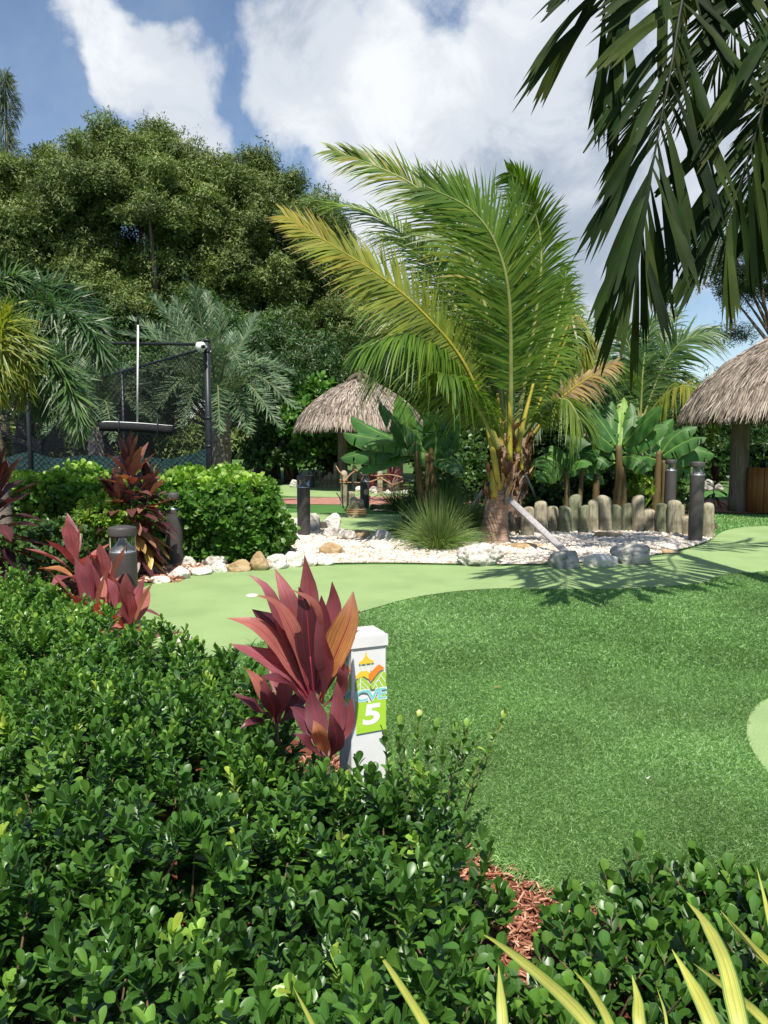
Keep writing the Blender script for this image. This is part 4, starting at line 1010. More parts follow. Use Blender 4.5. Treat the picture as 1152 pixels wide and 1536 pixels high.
# ------------------------------------------------------------------ logs
def log(label, px, pyt, pyb, w, d=None, grp='log edging behind the palm', lean=0, mat='log_wood', cut=0, rnd=None):
    g = G(px, pyb) if d is None else P(px, pyb, d)
    d = g[1]; top = P(px + lean, pyt, d); r = w / 2 * d / FPX
    z0 = g[2]; H = top[2] - z0
    mb = MB(); n = 10; k = 16; V = []
    dx = top[0] - g[0]
    lv = [0, .3, .6, .85, .93, .97, 1.0]; rr = [1.0, 1, .99, .97, .88, .70, .30]; tiltx, tilty = R.normal(0, .25, 2)
    ph = R.uniform(0, 6)
    for zz, q in zip(lv, rr):
        for j in range(k):
            a_ = j * 2 * PI / k; e_ = q * r * (1 + .06 * math.sin(3 * a_ + ph) + .035 * math.sin(7 * a_ + zz * 4) + .03 * math.sin(2 * a_ + zz * 9))
            z = z0 + H * zz - (.02 if zz == 0 else 0) + cut * r * math.cos(a_ - 2.2) * (zz > .8) + (tiltx * math.cos(a_) + tilty * math.sin(a_)) * e_ * (zz > .8)
            V.append((g[0] + dx * zz + e_ * math.cos(a_), g[1] + e_ * math.sin(a_), z))
    m = len(lv); F = [[i * k + j, i * k + (j + 1) % k, (i + 1) * k + (j + 1) % k, (i + 1) * k + j] for i in range(m - 1) for j in range(k)]
    V.append((g[0] + dx, g[1], z0 + H)); tri = [[(m - 1) * k + j, (m - 1) * k + (j + 1) % k, m * k] for j in range(k)]
    mb.add(np.array(V), [np.array(F), np.array(tri)], R.uniform(0, 1) if rnd is None else rnd, lv=[z for z in lv for _ in range(k)] + [1])
    o = mb.build('log', mat, org=(g[0], g[1], z0)); tag(o, label, 'log', grp); return o
LG = [(791, 760, 806, 19, 'leftmost log of the edging, half hidden by the leaning brace'), (811, 752, 801, 19, 'second log from the left, behind the leaning brace'),
      (829, 759, 799, 18, 'short log right of the brace behind the pale stones'), (847, 760, 801, 18, 'narrow log left of a tall green log'), (862, 742, 799, 18, 'tall greenish log on the left half of the edging'),
      (875, 758, 800, 14, 'thin log wedged right of the tall greenish log'), (889, 750, 799, 15, 'round topped log leaning behind the widest log'), (906, 743, 798, 21, 'widest and pale grey log in the middle of the edging'),
      (924, 757, 798, 15, 'short green log with a brown band right of the widest log'), (940, 755, 798, 16, 'dark mossy log between the banded log and a tall log'), (957, 743, 799, 18, 'tall weathered log right of the middle with a notched top'),
      (974, 763, 799, 18, 'short stubby log with a knot, below its neighbours'), (994, 755, 801, 18, 'smooth green log left of the far bollard'), (1013, 750, 803, 20, 'leaning grey log under the far bollard'),
      (1022, 757, 803, 9, 'thin split log squeezed beside the leaning grey log'), (1030, 774, 804, 14, 'lowest log of the edging just left of the near bollard'), (1062, 754, 808, 17, 'end log of the edging right of the near bollard')]
for i, (x, yt, yb, w, lb) in enumerate(LG):
    log(lb, x, yt, yb, w + 1, lean=R.uniform(-1, 1), rnd=.25 if 'green' in lb or 'mossy' in lb else R.uniform(.45, .85))
for x, yt, yb, w, lb in [(473, 722, 731, 6, 'shortest pale cut log of the far left row'), (480, 719, 731, 8, 'second pale cut log of the far left row, slanting'), (487, 715, 731, 8, 'middle slanted pale log of the far left row'), (493, 710, 731, 8, 'tallest slanted pale log of the far left row'), (499, 713, 731, 7, 'last pale cut log of the far left row, beside the rope post')]:
    log(lb, x, yt, yb, w, grp='far row of pale cut logs', cut=.8, lean=3, rnd=.7)
for x, yt, yb, w, lb in [(714, 710, 738, 7, 'pale topped log left of the palm trunk, the left one of three'), (721, 717, 748, 7, 'pale topped log left of the palm trunk, the lowest of three'), (729, 712, 757, 9, 'pale topped log left of the palm trunk, nearest to the trunk')]:
    log(lb, x, yt, yb, w, grp='pale topped logs beyond the grass tuft', rnd=.75)
for x, yt, yb, w, lb in [(504, 694, 731, 7, 'rope fence post at the far left, its rope sagging right'), (516, 706, 759, 11, 'nearest rope fence post with two turns of rope'), (532, 698, 735, 7, 'middle rope fence post under the banana leaf'), (570, 704, 742, 8, 'right hand rope fence post before the crimson cordyline'), (527, 737, 757, 10, 'short log stub behind the rope bound log bundle')]:
    log(lb, x, yt, yb, w, grp='rope fence posts', rnd=.65)
def rope(label, pts, r=.018):
    mb = MB(); p = cr([P(*q) for q in pts], 20); tube(mb, p, r, 8, jitter=.06); tag(mb.build('rope', 'rope'), label, 'rope', 'ropes of the rope fence')
rope('rope sagging from the far left post to the near post', [(504, 699, 22), (509, 707, 20), (515, 713, 16.9)])
rope('rope from the near post up to the middle post', [(517, 722, 16.5), (525, 712, 19), (532, 707, 21.2)])
rope('lower rope running behind the far bollard', [(517, 724, 16.5), (532, 724, 17.8), (550, 724, 18.4), (569, 718, 19.4)])
rope('upper rope from the middle post down to the right post', [(532, 704, 21.2), (542, 710, 20.6), (555, 713, 20), (570, 714, 19.4)])
rope('taut rope leaving the right post towards the banana plants', [(570, 713, 19.4), (585, 712, 19), (603, 716, 18.5)])
rope('low rope sagging from the right post towards the banana plants', [(570, 716, 19.4), (580, 722, 19), (590, 727, 18.6), (604, 722, 18.2)])
def coil(label, px, py, d, r, n, name='rope_coil'):
    mb = MB()
    for i in range(n):
        q = P(px, py + i * 3.2, d); a_ = np.linspace(0, 2 * PI, 21)
        tube(mb, np.stack([q[0] + r * np.cos(a_), q[1] + r * np.sin(a_), q[2] + .01 * np.sin(a_)], 1), .02, 7, cap=False)
    tag(mb.build(name, 'rope'), label, 'rope', 'rope lashings')
coil('two turns of brown rope around the nearest rope fence post', 516, 720, G(516, 759)[1], .085, 2)
coil('rope lashing around the right rope fence post', 570, 713, G(570, 742)[1], .075, 2)
coil('rope lashing high on the middle rope fence post', 532, 705, G(532, 735)[1], .07, 2)
# rope-bound bundle on the green
d = G(533, 777)[1]
bd = thing('log_bundle', 'low bundle of cut logs lashed with three ropes standing on the putting green', 'ornament', tuple(G(533, 777)))
for x, yt, yb, w in [(525, 762, 778, 7), (533, 748, 777, 17), (541, 750, 777, 10), (546, 760, 776, 6)]:
    l = log(None, x, yt, yb, w, d=d + (x - 533) * .004, grp=None, cut=.5, rnd=.8); l.name = 'cut_log'
    l.parent = bd; l.location = np.array(l.location) - np.array(bd.location)
    for key in ('group', 'category'):
        if key in l: del l[key]
for i in range(3):
    mb = MB(); q = P(534, 763.5 + i * 3.0, d); a_ = np.linspace(0, 2 * PI, 25)
    tube(mb, np.stack([q[0] + .19 * np.cos(a_), q[1] + .10 * np.sin(a_) , q[2] + .01 * np.sin(a_)], 1), .017, 7, cap=False); mb.build('rope_band', 'rope', bd)

# ------------------------------------------------------------------ rocks
ico = bmesh.new(); bmesh.ops.create_icosphere(ico, subdivisions=4, radius=1)
RV = np.array([v.co for v in ico.verts]); RF = np.array([[v.index for v in f.verts] for f in ico.faces]); ico.free()
def rock(label, px, pyb, w, h, mat, grp, d=None, por=0.0):
    g = G(px, pyb, .015); d = g[1]
    s = d / FPX; a_, c_ = w * s / 2, h * s * .95
    b_ = a_ * R.uniform(.6, .85)
    V = RV.copy(); o = R.uniform(0, 50, 3)
    lump = np.array([mnoise.fractal(Vector(v * 1.1 + o), 1.0, 2.1, 4) for v in V])
    cell = np.array([mnoise.cell_vector(Vector(v * 1.5 + o))[0] for v in V])
    rad = 1 + .30 * lump
    if por: rad -= por * np.array([max(0, mnoise.noise(Vector(v * 4.2 + o))) for v in V]) * 1.1
    for _ in range(7):                                      # broken facets
        nn = nrm(R.normal(0, 1, 3)); lim = R.uniform(.62, .9); dd = (V * rad[:, None]) @ nn
        rad = np.where(dd > lim, rad * lim / np.maximum(dd, 1e-6) * .9 + rad * .1, rad)
    V = V * rad[:, None] * np.array([a_ * 1.08, b_, c_ * .70])
    V = V + np.array([g[0], g[1] + b_ * .5, c_ * .38])
    V[:, 2] = np.maximum(V[:, 2], -.03)
    mb = MB(); mb.add(V, RF, R.uniform(0, 1)); ob = mb.build('rock', mat, org=(g[0], g[1] + b_ * .5, 0)); tag(ob, label, 'rock', grp)
b1 = 'border rocks below the clipped hedge'; b2 = 'rocks around the gravel left of the palm'; b3 = 'rocks along the gravel in front of the palm'; b4 = 'rocks in the back beds'
for a in [('rounded white rock at the foot of the hedge by the bollard', 282, 850, 22, 16, 'rock_white', b1), ('long lumpy pale rock under the hedge', 322, 850, 40, 18, 'rock_white', b1), ('big white rock on the edge just right of the bollard foot', 267, 868, 34, 20, 'rock_white', b1),
          ('grey pitted rock on the green edge between two white rocks', 299, 862, 32, 14, 'rock_grey', b1), ('cream rock on the green edge left of the flat ochre rock', 327, 858, 27, 17, 'rock_white', b1), ('flat ochre rock under the hedge', 356, 857, 36, 18, 'rock_ochre', b1),
          ('upright ochre rock, tallest under the hedge', 387, 855, 31, 29, 'rock_ochre', b1), ('white block of rock right of the upright ochre one', 415, 853, 30, 24, 'rock_white', b1), ('cream flat rock left of the bollard foot by the green', 240, 874, 28, 11, 'rock_white', b1),
          ('grey rock under the right end of the hedge', 402, 836, 20, 14, 'rock_grey', b1),
          ('cream rock on the green edge behind the tip of the leaning cordyline', 441, 850, 32, 22, 'rock_white', b2), ('smaller cream rock on the green edge right of the cordyline tip', 464, 849, 26, 18, 'rock_white', b2), ('white flat rock on the edge below the mossy stone', 486, 848, 28, 14, 'rock_white', b2),
          ('mossy brown stone lying in the gravel', 497, 832, 38, 18, 'rock_ochre', b2), ('pale rock right behind the gravel bollard', 468, 797, 28, 26, 'rock_white', b2), ('small dark rock in the gap behind the gravel bollard', 482, 794, 17, 12, 'rock_dark', b2),
          ('pinkish pale rock heading the left pile', 499, 793, 25, 22, 'rock_white', b2), ('cream rock at the front of the left pile', 497, 806, 22, 20, 'rock_white', b2), ('broad grey white rock right of the left pile', 519, 811, 30, 18, 'rock_white', b2),
          ('brown tinted rock in the middle of the gravel rim', 538, 808, 28, 16, 'rock_ochre', b2), ('small grey rock left of the grass tuft', 558, 811, 16, 10, 'rock_grey', b2), ('white rock with a dark hollow beside the grass tuft', 575, 809, 27, 16, 'rock_white', b2), ('flat grey rock lying in the shaded gravel', 568, 824, 48, 14, 'rock_grey', b2),
          ('small rock left of the gravel bollard', 444, 793, 18, 14, 'rock_white', b2), ('dark lump put for the cast shadow at the foot of the gravel bollard', 442, 811, 14, 7, 'rock_dark', b2)]: rock(*a)  # last dark lump imitates the bollard's cast shadow
rock('large porous coral rock in front of the palm trunk', 721, 848, 70, 34, 'rock_white', b3, por=.55)
rock('smooth beige boulder under the foot of the brace', 850, 852, 48, 30, 'rock_grey', b3)
rock('long pale stone with a hole right of the beige boulder', 903, 850, 56, 22, 'rock_white', b3, por=.3)
rock('dark grey porous boulder right of the long pale stone', 950, 846, 62, 32, 'rock_grey', b3, por=.45)
rock('flat ochre stone in the gravel below the logs', 912, 806, 36, 10, 'rock_ochre', b3)
rock('flat dark stone in the right tip of the gravel', 1005, 830, 30, 8, 'rock_ochre', b3)
rock('flat tan slab of stone in the gravel below the brace', 790, 822, 60, 8, 'rock_ochre', b3)
rock('cream rock at the hedge corner near the low cordyline', 240, 955, 40, 18, 'rock_white', b3)
rock('small cream rock beside the hedge corner', 272, 965, 30, 14, 'rock_white', b3)
for a in [('white rock behind the palm, leftmost of its bed', 801, 738, 16, 10), ('white rock under the small banana plant', 826, 742, 24, 12), ('pale standing stone behind the tall weathered log', 943, 763, 20, 20), ('pale rock behind the far bollard', 1017, 760, 20, 12), ('white boulder beside the dark red cordyline', 1062, 735, 20, 16), ('grey boulder next to the thatched hut post', 1078, 735, 15, 10),
          ('pale rock right of the middle rope post', 541, 738, 13, 10), ('white rock under the taut rope', 558, 738, 16, 9), ('row rock left of the right rope post', 564, 741, 10, 6), ('row rock below the crimson cordyline', 582, 741, 12, 6), ('second row rock below the crimson cordyline', 594, 741, 12, 5), ('row rock nearest the banana stems', 607, 741, 13, 7), ('pale boulder left of the far row of logs', 442, 731, 16, 12)]:
    rock(a[0], a[1], a[2], a[3], a[4], 'rock_white', b4)
for a in [('dark rock at the foot of the far bollard', 563, 764, 16, 9), ('dark rock between the far bollard and the grass', 578, 763, 18, 9)]: rock(a[0], a[1], a[2], a[3], a[4], 'rock_dark', b4)

# ------------------------------------------------------------------ hole cup and litter
c = G(378, 895); mb = MB(); lathe(mb, [(.048, .002), (.054, .017), (.058, .017), (.060, .013)], (c[0], c[1], 0), 24); lathe(mb, [(0, .0145), (.05, .0145)], (c[0], c[1], 0), 24)
tag(mb.build('golf_hole', 'white_cup', org=(c[0], c[1], 0)), 'white rimmed golf hole in the pale putting green', 'hole')
for lb, x, y, s in (('dry pale leaf lying on the dark carpet', 745, 1031, .03), ('small white petal lying on the right side of the carpet', 972, 1168, .012)):
    c = G(x, y, .055); mb = MB(); q = cr([c + [-s, 0, .004], c + [0, .004, .0], c + [s, .006, .01]], 6); strip(mb, q, [(0, .002), (.5, s * .7), (1, .002)], (0, 0, 1)); tag(mb.build('fallen_leaf', 'white_cup' if s < .02 else 'dry_leaf'), lb, 'leaf')
# ------------------------------------------------------------------ clipped hedge
ch = thing('clipped_hedge', 'chest high clipped hedge with bright rounded leaves before the fence', 'hedge', (-2.9, 9.9, 0))
x0, x1, y0, y1, zt = -5.6, -1.47, 9.35, 10.6, .95
CL_ = []
for s_ in range(5):
    r = np.random.default_rng(s_ + 40); o = []
    nl = 6 + s_ % 3
    for i in range(nl):
        t = i / (nl - 1); lf = leaf_tpl(.085 * r.uniform(.8, 1.15), .06 * r.uniform(.85, 1.1), OBO, 3, r.uniform(.1, .35), r.uniform(0, .3))
        az = i * 2.2 + r.normal(0, .3); el = math.radians(12 + 60 * t + r.normal(0, 10))
        o.append((lf, basis(np.array([[math.cos(az) * math.cos(el), math.sin(az) * math.cos(el), math.sin(el)]]))[0], np.array([0, 0, .05 * t]), .15 * t + r.normal(0, .05)))
    CL_.append(merge_tpl(o))
def put_ros(mb, Pq, Nq, rn, tpls, sd, s=1.0):
    n = len(Pq); z = nrm(Nq + R.normal(0, sd, (n, 3)) + np.array([0, 0, .45]))
    a = R.uniform(0, 2 * PI, n); ref = R.normal(0, 1, (n, 3)); x = nrm(np.cross(ref, z)); y = np.cross(z, x)
    Mx = np.stack([x, y, z], -1) * (R.uniform(.8, 1.25, n) * s)[:, None, None]
    for i in range(len(tpls)):
        k = np.arange(n) % len(tpls) == i
        mb.inst(tpls[i], Mx[k], Pq[k], rn[k])
mb = MB()
def surf(n, depth):
    f = R.uniform(0, 1, n); a = R.uniform(0, 1, n); b = R.uniform(0, 1, n)
    Pq = np.zeros((n, 3)); Nq = np.zeros((n, 3))
    Lx, Ly, Lz = x1 - x0, y1 - y0, zt
    ar = np.array([Lx * Lz, Lx * Ly, Ly * Lz]); c_ = np.cumsum(ar) / ar.sum()
    k = f < c_[0]; Pq[k] = np.stack([x0 + a * Lx, np.full(n, y0), .08 + b * (Lz - .08)], 1)[k]; Nq[k] = [0, -1, .15]
    k = (f >= c_[0]) & (f < c_[1]); Pq[k] = np.stack([x0 + a * Lx, y0 + b * Ly, np.full(n, Lz)], 1)[k]; Nq[k] = [0, 0, 1]
    k = f >= c_[1]; Pq[k] = np.stack([np.full(n, x1), y0 + a * Ly, .08 + b * (Lz - .08)], 1)[k]; Nq[k] = [1, 0, .2]
    # round the corners, wobble the faces
    c = np.array([(x0 + x1) / 2, (y0 + y1) / 2, .5]); 
    wob_ = .07 * np.sin(Pq[:, 0] * 4 + Pq[:, 2] * 5) + .05 * np.sin(Pq[:, 0] * 9 + 1) + .04 * np.sin(Pq[:, 2] * 8 + Pq[:, 1] * 3)
    Pq = Pq + Nq * (wob_ - depth + R.normal(0, .035, n))[:, None]
    ex = np.clip((Pq[:, 0] - (x1 - .25)) / .25, 0, 1); Pq[:, 1] = np.where(Pq[:, 1] < y0 + .3, Pq[:, 1] + .18 * ex ** 2, Pq[:, 1])
    ez = np.clip((Pq[:, 2] - (zt - .2)) / .2, 0, 1); Pq[:, 1] = np.where(Pq[:, 1] < y0 + .25, Pq[:, 1] + .12 * ez ** 2, Pq[:, 1]); Pq[:, 0] -= .14 * ez ** 2 * ex
    return Pq, Nq
Pq, Nq = surf(4600, 0)
rn = np.clip(R.beta(2, 2.6, len(Pq)) * .55 + np.where(Nq[:, 2] > .8, .30, .0) + .22 * np.clip((Pq[:, 2] - .75) / .5, 0, 1), 0, .95)  # top leaves coloured lighter, as if caught by the sun
sparse = (Pq[:, 0] < -3.4) & (Pq[:, 2] < .5) & (R.uniform(0, 1, len(Pq)) < .45)
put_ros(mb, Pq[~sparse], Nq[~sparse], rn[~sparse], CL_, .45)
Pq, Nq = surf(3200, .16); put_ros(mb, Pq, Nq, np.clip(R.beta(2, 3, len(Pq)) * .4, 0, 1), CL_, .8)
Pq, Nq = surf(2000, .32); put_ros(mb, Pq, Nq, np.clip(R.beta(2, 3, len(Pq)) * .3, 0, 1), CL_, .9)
n = 260; Pq = np.stack([R.uniform(x0, x1 - .1, n), R.uniform(y0, y1, n), np.full(n, zt + .03)], 1) 
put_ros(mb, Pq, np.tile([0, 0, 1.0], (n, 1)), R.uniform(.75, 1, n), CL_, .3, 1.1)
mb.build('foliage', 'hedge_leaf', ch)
ms = MB()
for i in range(170):
    a = np.array([R.uniform(x0, x1 - .15), R.uniform(y0 + .12, y1 - .2), 0]); tube(ms, cr([a, a + [R.normal(0, .08), R.normal(0, .08), .5], a + [R.normal(0, .2), R.normal(0, .15), R.uniform(.8, 1.2)]], 8), np.linspace(.011, .004, 8), 5)
ms.build('branches', 'twig', ch)
# loose yellow-green shrub in front of it
def bush(name, label, c, rad, n, tpls, mat, group=None, rn=(.2, .9), s=1.0, cat='shrub', stems=7, sd=.5, low=-.3, layers=(1.0, .75)):
    t = thing(name, label, cat, (c[0], c[1], 0), group); mb = MB()
    rad = np.broadcast_to(np.asarray(rad, float), (3,))
    for ly in layers:
        v = nrm(R.normal(0, 1, (n, 3))); v = v[v[:, 2] > low]
        lump = 1 + .16 * np.sin(v[:, 0] * 5 + c[0]) * np.sin(v[:, 2] * 5 + 1) + .10 * np.sin(v[:, 1] * 9 + v[:, 0] * 7) + R.normal(0, .06, len(v))
        Pq = np.asarray(c) + v * rad * (lump * ly)[:, None]
        k = Pq[:, 2] > .04; Pq = Pq[k]; v_ = v[k]
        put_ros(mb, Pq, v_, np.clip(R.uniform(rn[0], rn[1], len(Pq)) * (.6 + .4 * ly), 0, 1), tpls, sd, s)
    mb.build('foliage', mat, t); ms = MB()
    for i in range(stems):
        e_ = np.asarray(c) + nrm(R.normal(0, 1, 3) + [0, 0, .6]) * rad * .75
        b_ = np.array([c[0] + R.normal(0, .08), c[1] + R.normal(0, .08), 0]); tube(ms, cr([b_, (b_ + e_) / 2 + [0, 0, rad[2] * .1], e_], 8), np.linspace(.02, .006, 8) * max(1, rad[2]), 6)
    ms.build('branches', 'twig', t); return t
q = P(152, 770, 8.3); bush('shrub', 'small yellow green shrub between the pink cordyline and the bronze one', (q[0], q[1], q[2] - .12), (.26, .26, .27), 300, [x for x in CL_], 'young_leaf', s=.62, rn=(.2, 1))
q = P(60, 850, 7.6); bush('shrub', 'straggly dark shrub in front of the clipped hedge, left of the bollard', (q[0], q[1], .3), (.55, .4, .42), 300, CL_, 'dark_leaf', s=.8, rn=(.3, 1), layers=(1.0, .7))

# ------------------------------------------------------------------ chain link fence with screen, camera, court roller
fe = thing('chain_link_fence', 'tall black chain link court fence with a dark green screen along its foot', 'fence', (-2.8, 12.4, 0))
CO = P(314, 690, 12.4); CO[2] = 0; FH = P(314, 512, 12.4)[2]
LE = np.array([-11.0, 11.4, 0]); BK = P(120, 690, 20.5); BK[2] = 0
mb = MB(); tube(mb, [CO, CO + [0, 0, FH]], .05, 14); tube(mb, [CO + [0, 0, FH - .01], CO + [0, 0, FH + .03]], .056, 14)
for z in (.6, 1.45, 1.9, FH - .16): tube(mb, [CO + [0, 0, z - .02], CO + [0, 0, z + .02]], .056, 14)
mb.build('corner_post', 'fence_black', fe)
up_ = np.array([0, 0, 1.0])
def seg(a, b, n_posts, hh, railr=.024):
    for i in range(1, n_posts + 1):
        q = a + (b - a) * i / n_posts; m_ = MB(); tube(m_, [q, q + up_ * hh], .032, 10); m_.build('line_post', 'fence_black', fe)
    m_ = MB(); tube(m_, [a + up_ * (hh - .05), b + up_ * (hh - .05)], railr, 8); m_.build('top_rail', 'fence_black', fe)
    d = b - a; Ln = np.linalg.norm(d); d = d / Ln; nn = np.cross(d, up_); p = .085; h1 = hh - .05; V = []; F = []; k = 0; wr = .0034
    for sgn in (1, -1):
        for s0 in np.arange(-h1, Ln + h1, p):
            u0, v0, u1, v1 = (s0, 0, s0 + h1, h1) if sgn > 0 else (s0 + h1, 0, s0, h1)
            def clip(ua, va, ub, vb):
                pts = []
                for (u_, v_, uo, vo) in ((ua, va, ub, vb), (ub, vb, ua, va)):
                    uc = min(max(u_, 0), Ln); vc = v_ + (vo - v_) * (uc - u_) / (uo - u_); pts.append((uc, vc))
                return pts
            if max(u0, u1) <= 0 or min(u0, u1) >= Ln: continue
            (ua, va), (ub, vb) = clip(u0, v0, u1, v1)
            A_ = a + d * ua + up_ * va; B_ = a + d * ub + up_ * vb
            if np.linalg.norm(B_ - A_) < .02: continue
            t = nrm(B_ - A_); w1 = np.cross(t, nn) * wr; w2 = nn * wr
            for e_ in (A_, B_): V += [e_ + w1, e_ + w2, e_ - w1, e_ - w2]
            for j in range(4): F.append((k + j, k + (j + 1) % 4, k + 4 + (j + 1) % 4, k + 4 + j))
            k += 8
    m_ = MB(); m_.add(np.array(V), np.array(F)); return m_.build('chain_mesh', 'wire_black', fe)
seg(CO, LE, 3, FH); seg(CO, CO + (BK - CO) * 1.6, 3, FH * .985)
# screen tied behind the wire
nx_, nz_ = 90, 12; V = []
for i in range(nx_ + 1):
    s_ = i / nx_
    for j in range(nz_ + 1):
        q = CO + (LE - CO) * s_; top = 1.34 + .03 * math.sin(s_ * 60) - .06 * abs(math.sin(s_ * 19)) + (.06 if s_ < .02 else 0)
        V.append(q + np.array([-.02, .045 + .018 * math.sin(s_ * 70 + j * .5) + .02 * math.sin(s_ * 160 + j), top * j / nz_]))
F = [(i * (nz_ + 1) + j, (i + 1) * (nz_ + 1) + j, (i + 1) * (nz_ + 1) + j + 1, i * (nz_ + 1) + j + 1) for i in range(nx_) for j in range(nz_)]
mb = MB(); mb.add(np.array(V), np.array(F)); mb.build('wind_screen', 'screen_green', fe)
cm = thing('security_camera', 'white domed camera clamped to the top of the fence corner post', 'camera', tuple(P(301, 520, 12.3)))
q = P(301, 520, 12.25); mb = MB(); lathe(mb, [(0, -.075), (.04, -.07), (.07, -.04), (.082, 0), (.075, .04), (.055, .065), (0, .075)], q, 20); mb.build('housing', 'white_paint', cm)
mb = MB(); e_ = q + np.array([.045, -.058, -.005]); dd = nrm(np.array([.6, -.8, -.1])); tube(mb, [e_, e_ + dd * .03], .03, 14); mb.build('lens_ring', 'black_plastic', cm)
mb = MB(); tube(mb, [q + [.05, .05, .0], CO + [0, -.05, q[2]]], .022, 8); tube(mb, [CO + [-.062, 0, q[2] - .06], CO + [.062, 0, q[2] - .06]], .014, 8); mb.build('bracket', 'white_paint', cm)
def fpt(px, py, off=-.09):                              # on the front fence plane, toward the viewer
    r = ray(px, py); n_ = np.cross(LE - CO, up_); n_ = nrm(n_); o_ = CO + n_ * (off if n_[1] > 0 else -off)
    s_ = np.dot(o_ - np.array([0, 0, HC]), n_) / np.dot(r, n_); return r * s_ + np.array([0, 0, HC])
rl = thing('court_squeegee', 'court roller squeegee with a white handle hung on the chain link fence', 'court tool', tuple(fpt(207, 640)))
mb = MB(); tube(mb, [fpt(207, 486), fpt(206, 640)], .014, 10); mb.build('handle', 'white_paint', rl)
mb = MB(); tube(mb, [fpt(207.3, 474), fpt(207, 487)], .018, 10); mb.build('grip', 'black_foam', rl)
mb = MB(); tube(mb, cr([fpt(150, 640, -.13), fpt(205, 641.5, -.13), fpt(259, 645.5, -.13)], 12), .072, 16); mb.build('foam_roller', 'black_foam', rl)
mb = MB(); tube(mb, cr([fpt(149, 641, -.12), fpt(150, 635, -.12), fpt(156, 632.5, -.12), fpt(205, 634.5, -.12), fpt(259, 639, -.12)], 16), .008, 10); mb.build('frame', 'white_paint', rl)

for x in (178, 236):
    mb = MB(); tube(mb, cr([fpt(x, 622, .0), fpt(x, 624, -.10), fpt(x, 634, -.20), fpt(x, 650, -.215), fpt(x, 655, -.14)], 14), .009, 7); mb.build('hook', 'fence_black', rl)
# ------------------------------------------------------------------ thatched huts
def hut(label, c, Rr, z_eave, z_top, posts, nst, pr, group='thatched huts'):
    t = thing('thatched_hut', label, 'hut', (c[0], c[1], 0), group)
    prof = [(0.0, 1.0), (.155, .94), (.32, .84), (.48, .73), (.74, .48), (.86, .32), (.94, .19), (1, .0)]
    us = np.array([p[0] for p in prof]); hs = np.array([p[1] for p in prof])
    H = z_top - z_eave
    mb = MB(); lathe(mb, [(Rr * u * .97, z_eave + H * h - .05) for u, h in zip(us, hs)], (c[0], c[1], 0), 48); mb.build('roof_lining', 'thatch_under', t)
    n = nst; u = np.sqrt(R.uniform(.004, 1, n)); az = R.uniform(0, 2 * PI, n)
    u[: n // 5] = R.uniform(.93, 1.0, n // 5)
    rr = Rr * u; z = z_eave + H * np.interp(u, us, hs) + R.uniform(-.01, .05, n)
    sl = np.interp(u + .01, us, hs) - np.interp(u - .01, us, hs); sl = H * sl / (.02 * Rr)
    ln = R.uniform(.14, .32, n) * (.5 + .5 * Rr / 2.6)
    D = np.stack([np.cos(az + R.normal(0, .12, n)), np.sin(az + R.normal(0, .12, n)), sl + .12 + R.normal(0, .10, n)], 1)
    k = u > .93; D[k] = np.stack([np.cos(az) * .45, np.sin(az) * .45, -1.0 + R.normal(0, .2, n)], 1)[k]
    B = np.stack([c[0] + rr * np.cos(az), c[1] + rr * np.sin(az), z], 1) - nrm(D) * (ln * .5)[:, None] * (u < .93)[:, None]
    Nn = np.stack([np.cos(az), np.sin(az), np.full(n, .8)], 1) + R.normal(0, .35, (n, 3))
    mb = MB(); leaflets(mb, B, D, ln, R.uniform(.012, .030, n) * (.5 + .5 * Rr / 2.6), R.uniform(0, .25, n), Nn, [(0, .6), (.5, 1), (1, .25)], 3, R.uniform(0, 1, n))
    mb.build('thatch', 'thatch', t)
    mb = MB()
    for k_ in range(7):
        a_ = k_ * 2 * PI / 7 + .2; d_ = np.array([math.cos(a_), math.sin(a_), 0]); q = np.array([c[0], c[1], z_top])
        tube(mb, cr([q - d_ * .05 + [0, 0, .14], q + d_ * Rr * .10 + [0, 0, .08], q + d_ * Rr * .23 + [0, 0, -.10 * Rr / 2]], 8), [.05, .06, .065, .07, .07, .065, .06, .04], 8, jitter=.15)
    tube(mb, [np.array([c[0], c[1], z_top - .1]), np.array([c[0] + .02, c[1], z_top + .24])], [.12, .03], 8, jitter=.3)
    mb.build('ridge_cap', 'thatch_under', t)
    for px_, py_ in posts:
        mb = MB(); n_ = 14; p = np.stack([np.full(n_, px_), np.full(n_, py_), np.linspace(-.02, z_eave + H * .35, n_)], 1)
        tube(mb, p, np.linspace(pr * 1.04, pr * .94, n_), 18, jitter=.035); mb.build('post', 'post_wood', t)
    return t
c1 = P(540, 640, 24); hz1 = P(540, 641, 24)[2]
hut('smaller thatched hut half hidden by banana leaves in the left middle', (c1[0], 24), 1.98, hz1 + .04, P(540, 568, 24)[2], [(c1[0] + a, 24 + b) for a, b in ((-.6, 1.1), (1.0, -.9), (1.2, .9), (.3, 1.4))], 18000, .16)
c2 = P(1262, 620, 16.5); base = G(1106, 767); o2 = np.array([base[0] - c2[0], base[1] - 16.5])
pts = [(c2[0] + o2[0], 16.5 + o2[1]), (c2[0] - o2[1], 16.5 + o2[0]), (c2[0] - o2[0], 16.5 - o2[1]), (c2[0] + o2[1], 16.5 - o2[0])]
hut('larger thatched hut on thick round posts at the right picture edge', (c2[0], 16.5), 3.17, P(1100, 612, 14.6)[2], P(1262, 464, 16.5)[2], pts, 42000, .19)
